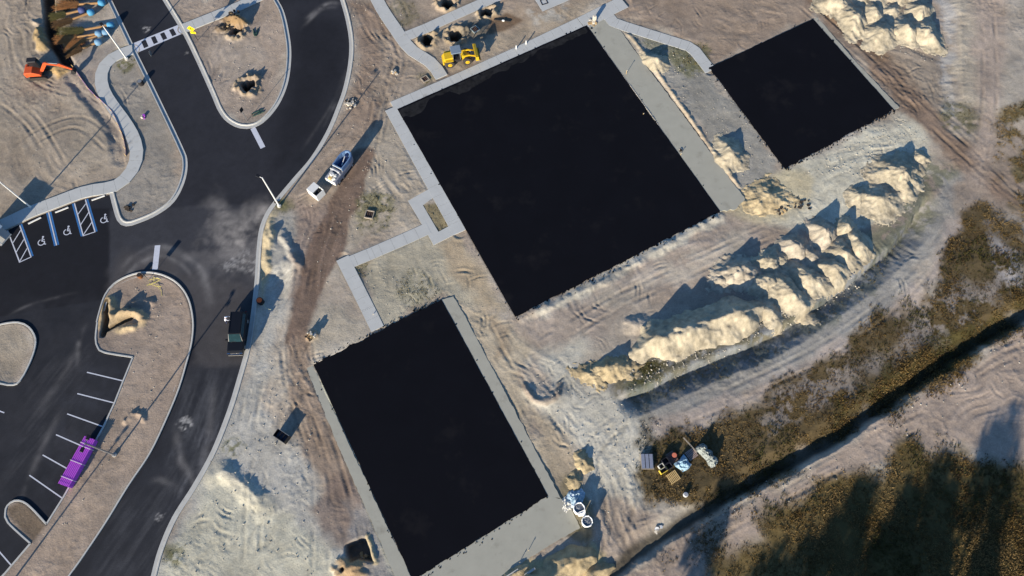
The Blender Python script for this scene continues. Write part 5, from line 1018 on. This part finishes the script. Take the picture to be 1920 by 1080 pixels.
debris(681, 1040, 10, .8, 'pale rubble lying in the pit at the bottom edge', [Mr1, Mr2], .3, 10); debris(442, 33, 16, 1.1, 'dark roots and clods on the soil thrown out of the upper median pit', [Mr3, Mr2, Mr3], .5, 11); debris(425, 52, 10, .9, 'dark clods left of the upper median pit', [Mr3, Mr3, Mr2], .4, 12)
debris(269, 219, 4, .4, 'small heap of white and purple scraps on the corner island', [Mr1, M_purple], .4, 13); debris(1276, 282, 6, .5, 'pale broken pieces at the edge of the big court', [Mr1, Mr3], .3, 14); debris(1228, 988, 8, .8, 'white scraps at the head of the ditch', [M_white, Mr1], .2, 15); debris(520, 380, 5, .3, 'weedy clods at the foot of the roadside light pole', [Mr3], .25, 16)
def pipe_things():
    dg = mat('dark_green_pipe', srgb(44, 70, 62), .6)
    for k, (a, b_, z_, l_) in enumerate([((472, 215), (493, 206), .08, 'upper dark green pipe lying by the rounded median tip'), ((474, 219), (495, 210), .08, 'lower dark green pipe lying by the rounded median tip'), ((475, 55), (478, 68), .1, 'short dark green pipe in the upper median, left one'), ((484, 54), (480, 68), .1, 'short dark green pipe in the upper median, right one'),
                              ((926, 38), (962, 34), .12, 'black pipe with a white coupling lying in the dug soil by the pits')]):
        p0, p1 = at(*a, z_), at(*b_, z_)
        if k == 4: p1 = at(957, 41, z_)
        e = empty('pipe', p0, 0); tag(e, l_, 'pipe', 'loose pipes on the soil'); d_ = Vector(p1)-Vector(p0); part('tube', dg if k < 4 else M_black, e, lambda b: b.tube([(0, 0, 0), d_], .09, 8))
        part('coupling', dg if k < 4 else M_white, e, lambda b: b.tube([d_*.5, d_*.5+d_.normalized()*.35], .14, 8))
pipe_things()
# yellow tape tangle
q_ = random.Random(4); x, y, z = at(290, 530); pts = [Vector((0, 0, .1))]
for k in range(26): pts.append(Vector((.9*math.sin(k*1.3)+.04*k-.3, .55*math.cos(k*.9)-.03*k+.2, .1+.12*q_.random())))
pts += [Vector((1.1, -1.2, .05)), Vector((1.3, -1.9, .03))]
o = MB().tube(pts[:14]+pts[-2:], .018, 5).build('caution_tape', mat('tape_yellow', srgb(232, 222, 90), .6)); o.location = (x, y, z); tag(o, 'tangled yellow caution tape behind the short dark sign', 'caution tape')
p0 = at(487, 566, .05); o = MB().tube([(0, 0, .3), (.5, -.3, .05), (.9, -.9, .04), (1.6, -1.1, .03)], .025, 5).build('rope', mat('rope_cream', srgb(206, 200, 150), .8)); o.location = p0; tag(o, 'pale rope trailing from the black and orange drum', 'rope')

# ---- silt fence
P = smooth(GP([(100, 68), (124, 106), (165, 166), (190, 190), (209, 209), (222, 235), (232, 262), (236, 292)]), step=2.0); r = empty('silt_fence', (P[0][0], P[0][1], 0), 0); tag(r, 'low purple-grey silt fence running from the trench to the walk', 'silt fence'); b = MB(); cl = mat('fence_fabric', srgb(118, 92, 130), .8, .15, 2)
v = []
for i, (x_, y_) in enumerate(P):
    g_ = float(gz(x_, y_)); t = P[min(i+1, len(P)-1)]-P[max(i-1, 0)]; n_ = np.array([-t[1], t[0]])/np.linalg.norm(t)*.012; wz = .30+.05*math.sin(i*2.1)
    for (sx, zz) in ((-1, -.1), (-1, wz), (1, wz), (1, -.1)): v.append((x_+n_[0]*sx-P[0][0]+(.10 if zz > 0 else 0), y_+n_[1]*sx-P[0][1], g_+zz))
b.add(v, [(i*4+j, i*4+(j+1) % 4, i*4+4+(j+1) % 4, i*4+4+j) for i in range(len(P)-1) for j in range(4)]); b.build('fabric', cl, r)
for x_, y_ in P: g_ = float(gz(x_, y_)); part('stake', M_wood2, r, lambda b: b.box((x_-P[0][0], y_-P[0][1], g_+.3), (.05, .05, .8)))

# ---- felled palms waiting to be planted
frond_m = [mat('dry_frond', srgb(158, 108, 62), .85, .25, 3), mat('frond_brown', srgb(104, 78, 48), .9, .25, 3), mat('frond_olive', srgb(100, 92, 50), .9, .25, 3)]
trunk_m = mat('palm_trunk', srgb(150, 116, 78), .95, .25, 6, bump=.02); wrap = [mat('wrap_blue', srgb(70, 140, 176), .6, .12, 3), mat('wrap_pale_blue', srgb(104, 140, 166), .6, .12, 3), mat('wrap_violet', srgb(70, 76, 116), .6, .12, 3)]
def palm(ball, tip, k, label, wr):
    x, y, z = at(*ball); tx, ty, tz = at(*tip); d = Vector((tx-x, ty-y, 0)); L = d.length; r = empty('palm_tree', (x, y, z), math.atan2(d.y, d.x)); tag(r, label, 'palm tree', 'dug-up palms lying side by side by the trench'); q_ = random.Random(k)
    part('root_ball', wrap[wr], r, lambda b: b.tube([(-.62, 0, .5), (-.55, 0, .5), (-.1, 0, .5), (.28, 0, .5), (.4, 0, .5)], [.25, .42, .52, .42, .18], 14), smooth_=True)
    part('trunk', trunk_m, r, lambda b: b.tube([(.2, 0, .5), (L*.25, .03, .5), (L*.48, 0, .45)], [.2, .16, .18], 9))
    V = []; F = []
    for j in range(70):
        a = q_.uniform(-.27, .27); e_ = q_.uniform(0, .16); ll = L*q_.uniform(.4, .62); st = Vector((L*.42, 0, .42)); dr_ = Vector((math.cos(a), math.sin(a), e_)); pr = Vector((-math.sin(a), math.cos(a), 0)); n0 = len(V); m_ = 12
        for i in range(m_+1):
            t = i/m_; c_ = st+dr_*ll*t+Vector((0, 0, -.5*t*t*(.3+e_*3))); c_.z = max(c_.z, .04+.015*j % .2); V.append(c_+pr*.02); V.append(c_-pr*.02)
        for i in range(m_): F.append((n0+2*i, n0+2*i+1, n0+2*i+3, n0+2*i+2))
        for i in range(2, m_+1):
            t = i/m_; c_ = V[n0+2*i]
            for s in (-1, 1):
                w_ = .55*(1.1-t)*q_.uniform(.6, 1.1)+.08; tipv = c_+dr_*.45+pr*s*w_+Vector((0, 0, -.06+q_.uniform(-.05, .12))); n1 = len(V); V += [c_, c_+dr_*.10, tipv]; F.append((n1, n1+1, n1+2))
    me = bpy.data.meshes.new('fronds'); me.from_pydata([tuple(v_) for v_ in V], [], F); me.materials.append(frond_m[k % 3]); link(bpy.data.objects.new('fronds', me), r)
for k, (a, b_, l_, w_) in enumerate([((192, 10), (108, 14), 'topmost palm lying down, bright turquoise root ball at the picture edge', 0), ((172, 28), (104, 52), 'palm lying down with a small bright blue root ball, second from the top', 0), ((209, 52), (112, 68), 'longest palm lying down, orange fronds, root ball in deep shade', 0),
                         ((187, 68), (108, 80), 'palm with a dull blue root ball beside the light pole', 1), ((186, 84), (128, 104), 'lowest palm, pale blue root ball on open sand', 1), ((155, 24), (98, 36), 'palm with a violet-blue root ball, shortest of the upper ones', 2), ((200, 66), (126, 92), 'slim palm with its root ball touching the light pole top', 1), ((212, -6), (120, -4), 'palm cut by the top edge of the picture', 2)]):
    palm(a, b_, k, l_, w_)

# ------------------------------------------------------------------ grass and weeds
rg = np.random.RandomState(4); pts = []; kinds = []
veg = {}
for P, soft, warp, patch, psize, dens in GRASS:
    Pw = GP([(min(max(p[0], -60), 1990), min(p[1], 1150)) for p in P]); x0, y0 = Pw.min(0)-1; x1, y1 = Pw.max(0)+1
    n = int((x1-x0)*(y1-y0)*26*dens); x = rg.uniform(x0, x1, n); y = rg.uniform(y0, y1, n); d = sdpoly(x, y, Pw)+warp*fbm(x, y, 3.5, 4, 5); w = sstep(soft, -soft, d)
    if patch: w = w*sstep(-patch, patch*.6, fbm(x, y, psize, 5, 6, .65)+.15)
    w = w*sstep(-.9, .4, fbm(x, y, 1.6, 4, 2, .65)); kk = (w > rg.rand(n)); pts.append(np.stack([x[kk], y[kk], np.full(kk.sum(), dens)], 1))
pts = np.vstack(pts); g_ok = (np.abs(pts[:, 0]) < 82) & (pts[:, 1] > 1)
px_, py_ = pts[:, 0], pts[:, 1]; block = sdpoly(px_, py_, ROAD) < .3
for h in HOLES: block &= ~(sdpoly(px_, py_, h) < -.25)
for P in list(COURTS.values())+[SLABS['wide_slab'], SLABS['low_end_slab']]: block |= sdpoly(px_, py_, GP(P)) < .1
for k, L_ in PATHW.items(): block |= dline(px_, py_, L_)[0] < PATHS[k][1]/2
pts = pts[g_ok & ~block]; n = len(pts); B_N = 5
base = np.repeat(pts, B_N, 0); N = len(base); zz = gz(base[:, 0], base[:, 1])
hgt = rg.uniform(.05, .19, N)*np.repeat(.55+.5*np.clip(fbm(pts[:, 0], pts[:, 1], 4, 3, 1)+.5, 0, 1.4), B_N)*np.where(base[:, 2] < .9, .6, 1); a = rg.uniform(0, 6.28, N); lean = rg.uniform(.2, 1.1, N)*hgt; wd = rg.uniform(.03, .075, N); ox = rg.uniform(-.16, .16, (N, 2))
bx, by = base[:, 0]+ox[:, 0], base[:, 1]+ox[:, 1]
v0 = np.stack([bx-np.sin(a)*wd, by+np.cos(a)*wd, zz-.03], 1); v1 = np.stack([bx+np.sin(a)*wd, by-np.cos(a)*wd, zz-.03], 1); v2 = np.stack([bx+np.cos(a)*lean, by+np.sin(a)*lean, zz+hgt], 1)
V = np.stack([v0, v1, v2], 1).reshape(-1, 3); F = np.arange(3*N).reshape(-1, 3)
pal = np.array([srgb(104, 84, 46), srgb(84, 67, 42), srgb(72, 68, 36), srgb(122, 102, 66), srgb(60, 50, 34)]); t1 = np.clip(fbm(pts[:, 0], pts[:, 1], 6, 4, 7)*.9+.5+rg.uniform(-.3, .3, n), 0, .999)
ci = (t1*4).astype(int); cc = pal[np.array([2, 1, 0, 3])[ci]]; cc[rg.rand(n) < .08] = pal[4]; cc = np.where(pts[:, 2:3] < .9, cc*.6+np.array(srgb(96, 98, 64))*.4, cc)
cols = np.repeat(np.repeat(cc, B_N, 0)*rg.uniform(.85, 1.2, (N, 1)), 3, 0)
tag(bulk('dry_grass', V, F, attr_mat('grass_blades', .15, 3, 0, .9, .1), cols), 'dry olive and brown grass along the ditch and on the rough ground', 'grass', kind='stuff')
# loose stones
sb = []; ncol = []
def stones(P, n, lo, hi, s=1):
    q = np.random.RandomState(s); Pw = GP(P); x0, y0 = Pw.min(0); x1, y1 = Pw.max(0); x = q.uniform(x0, x1, n*3); y = q.uniform(y0, y1, n*3); k = sdpoly(x, y, Pw) < 0; x, y = x[k][:n], y[k][:n]
    r_ = lo+(hi-lo)*q.rand(len(x))**3; sb.append(np.stack([x, y, r_], 1))
stones([(1170, 690), (1430, 600), (1600, 510), (1620, 540), (1440, 630), (1180, 745)], 1300, .04, .16, 1); stones([(1500, 330), (1690, 215), (1740, 260), (1640, 330)], 400, .04, .13, 2); stones([(480, 660), (560, 650), (640, 1080), (320, 1080)], 450, .03, .13, 3)
stones([(650, 0), (760, 0), (740, 300), (600, 560), (560, 420)], 500, .03, .12, 4); stones([(1180, 60), (1330, 130), (1460, 300), (1400, 370)], 350, .03, .12, 5); stones([(1000, 700), (1250, 780), (1110, 1070)], 400, .03, .12, 6); stones([(1250, 1010), (1920, 620), (1920, 700), (1300, 1050)], 450, .03, .14, 7)
stones([(660, 490), (960, 590), (830, 560), (720, 612)], 200, .03, .09, 8); stones([(0, 0), (240, 0), (240, 330), (0, 420)], 350, .03, .10, 9); stones([(380, 0), (530, 0), (520, 180), (460, 230), (400, 170)], 220, .03, .12, 10); stones([(250, 540), (350, 560), (300, 780), (60, 1060)], 300, .03, .10, 11); stones([(1560, 60), (1760, 60), (1780, 120), (1640, 110)], 200, .04, .14, 12)
st = np.vstack(sb); n = len(st); q = np.random.RandomState(2); oct_ = np.array([(1, 0, 0), (0, 1, 0), (-1, 0, 0), (0, -1, 0), (0, 0, .8), (0, 0, -.6)]); Fo = np.array([(0, 1, 4), (1, 2, 4), (2, 3, 4), (3, 0, 4), (1, 0, 5), (2, 1, 5), (3, 2, 5), (0, 3, 5)])
V = oct_[None]*st[:, 2][:, None, None]*q.uniform(.6, 1.2, (n, 6, 3)); an = q.uniform(0, 6.28, n); c_, s_ = np.cos(an)[:, None], np.sin(an)[:, None]; vx = V[..., 0]*c_-V[..., 1]*s_; vy = V[..., 0]*s_+V[..., 1]*c_
V = np.stack([vx+st[:, 0][:, None], vy+st[:, 1][:, None], V[..., 2]+gz(st[:, 0], st[:, 1])[:, None]+st[:, 2][:, None]*.3], -1).reshape(-1, 3); F = (Fo[None]+np.arange(n)[:, None, None]*6).reshape(-1, 3)
col = np.repeat(np.array(srgb(186, 178, 162))[None]*q.uniform(.5, 1.25, (n, 1)), 6, 0)
tag(bulk('gravel', V, F, attr_mat('loose_stone', .15, 6, 0), col), 'loose pale stones and clods scattered on the bare soil', 'gravel', kind='stuff')

# ------------------------------------------------------------------ trees south of the frame (their shadows fall across the lower right)
leaf_m = mat('tree_leaves', (.045, .06, .02), .7, .3, 1.5); bark_m = mat('bark', (.10, .075, .05), .95, .2, 3, bump=.02)
def crown_mesh(s, r_, h0, h1):
    q = np.random.RandomState(s); N = 5200; cl = []
    for k in range(26):
        t = q.rand(); rr = r_*(1-.75*abs(t-.35)/.65)*math.sqrt(q.rand()); a = q.uniform(0, 6.28); cl.append((rr*math.cos(a), rr*math.sin(a), h0+(h1-h0)*t, r_*q.uniform(.28, .42)))
    cl = np.array(cl); ci = q.randint(0, len(cl), N); g = q.normal(0, 1, (N, 3)); g /= np.linalg.norm(g, axis=1)[:, None]; P = cl[ci, :3]+g*cl[ci, 3:4]*q.uniform(.4, 1, (N, 1))
    u = q.normal(0, 1, (N, 3)); u /= np.linalg.norm(u, axis=1)[:, None]; w = np.cross(u, g); w /= np.linalg.norm(w, axis=1)[:, None]+1e-9; sz = q.uniform(.14, .3, (N, 1))
    V = np.stack([P-u*sz, P-w*sz*.6, P+u*sz, P+w*sz*.6], 1).reshape(-1, 3); return V, np.arange(4*N).reshape(-1, 4), cl
for i, (tx, ty, h, r_) in enumerate([(1378, 892, 15, 2.6), (1640, 862, 17, 3.6), (1580, 930, 16, 3.6), (1800, 822, 17, 3.6), (1735, 880, 15, 3.6), (1912, 708, 18, 3.8), (1500, 985, 15, 3.8), (1690, 960, 14, 3.6), (1870, 985, 14, 3.2), (1450, 1035, 14, 3.6), (1620, 1010, 13, 3.8), (1770, 950, 14, 3.8)]):
    x, y = G(tx, ty); Ls = h/math.tan(R(SUN_EL)); bx_, by_ = x-SH.x*Ls, y-SH.y*Ls; r = empty('tree', (bx_, by_, float(gz(bx_, by_))-.1), i); tag(r, 'leafy tree below the picture whose shadow '+['crosses the ditch by the white bucket', 'is longest in the rough grass', 'merges into the left of the middle shadow', 'ends at the pale soil right of the middle', 'fills the grass right of the middle shadow', 'falls on the pale soil at the right edge', 'darkens the grass nearest the ditch head', 'lies low in the middle of the rough grass', 'darkens the bottom right corner', 'falls on the left edge of the grass', 'covers the bottom centre of the grass', 'covers the grass left of the right corner'][i], 'tree', 'trees below the picture edge')
    V, F, cl = crown_mesh(i+1, r_, h*.28, h-r_*.3); bulk('crown', V*np.array([1.15, 1.15, 1]), F, leaf_m, None, r)
    part('trunk', bark_m, r, lambda b: b.tube([(0, 0, 0), (.1, 0, h*.3), (0, .1, h*.8)], [.32, .24, .07], 9))
    for k in range(7): c_ = cl[k*3]; part('limb', bark_m, r, lambda b: b.tube([(0, 0, max(1.5, c_[2]-2.2)), (c_[0]*.5, c_[1]*.5, c_[2]-1), (c_[0], c_[1], c_[2])], [.12, .08, .03], 6))
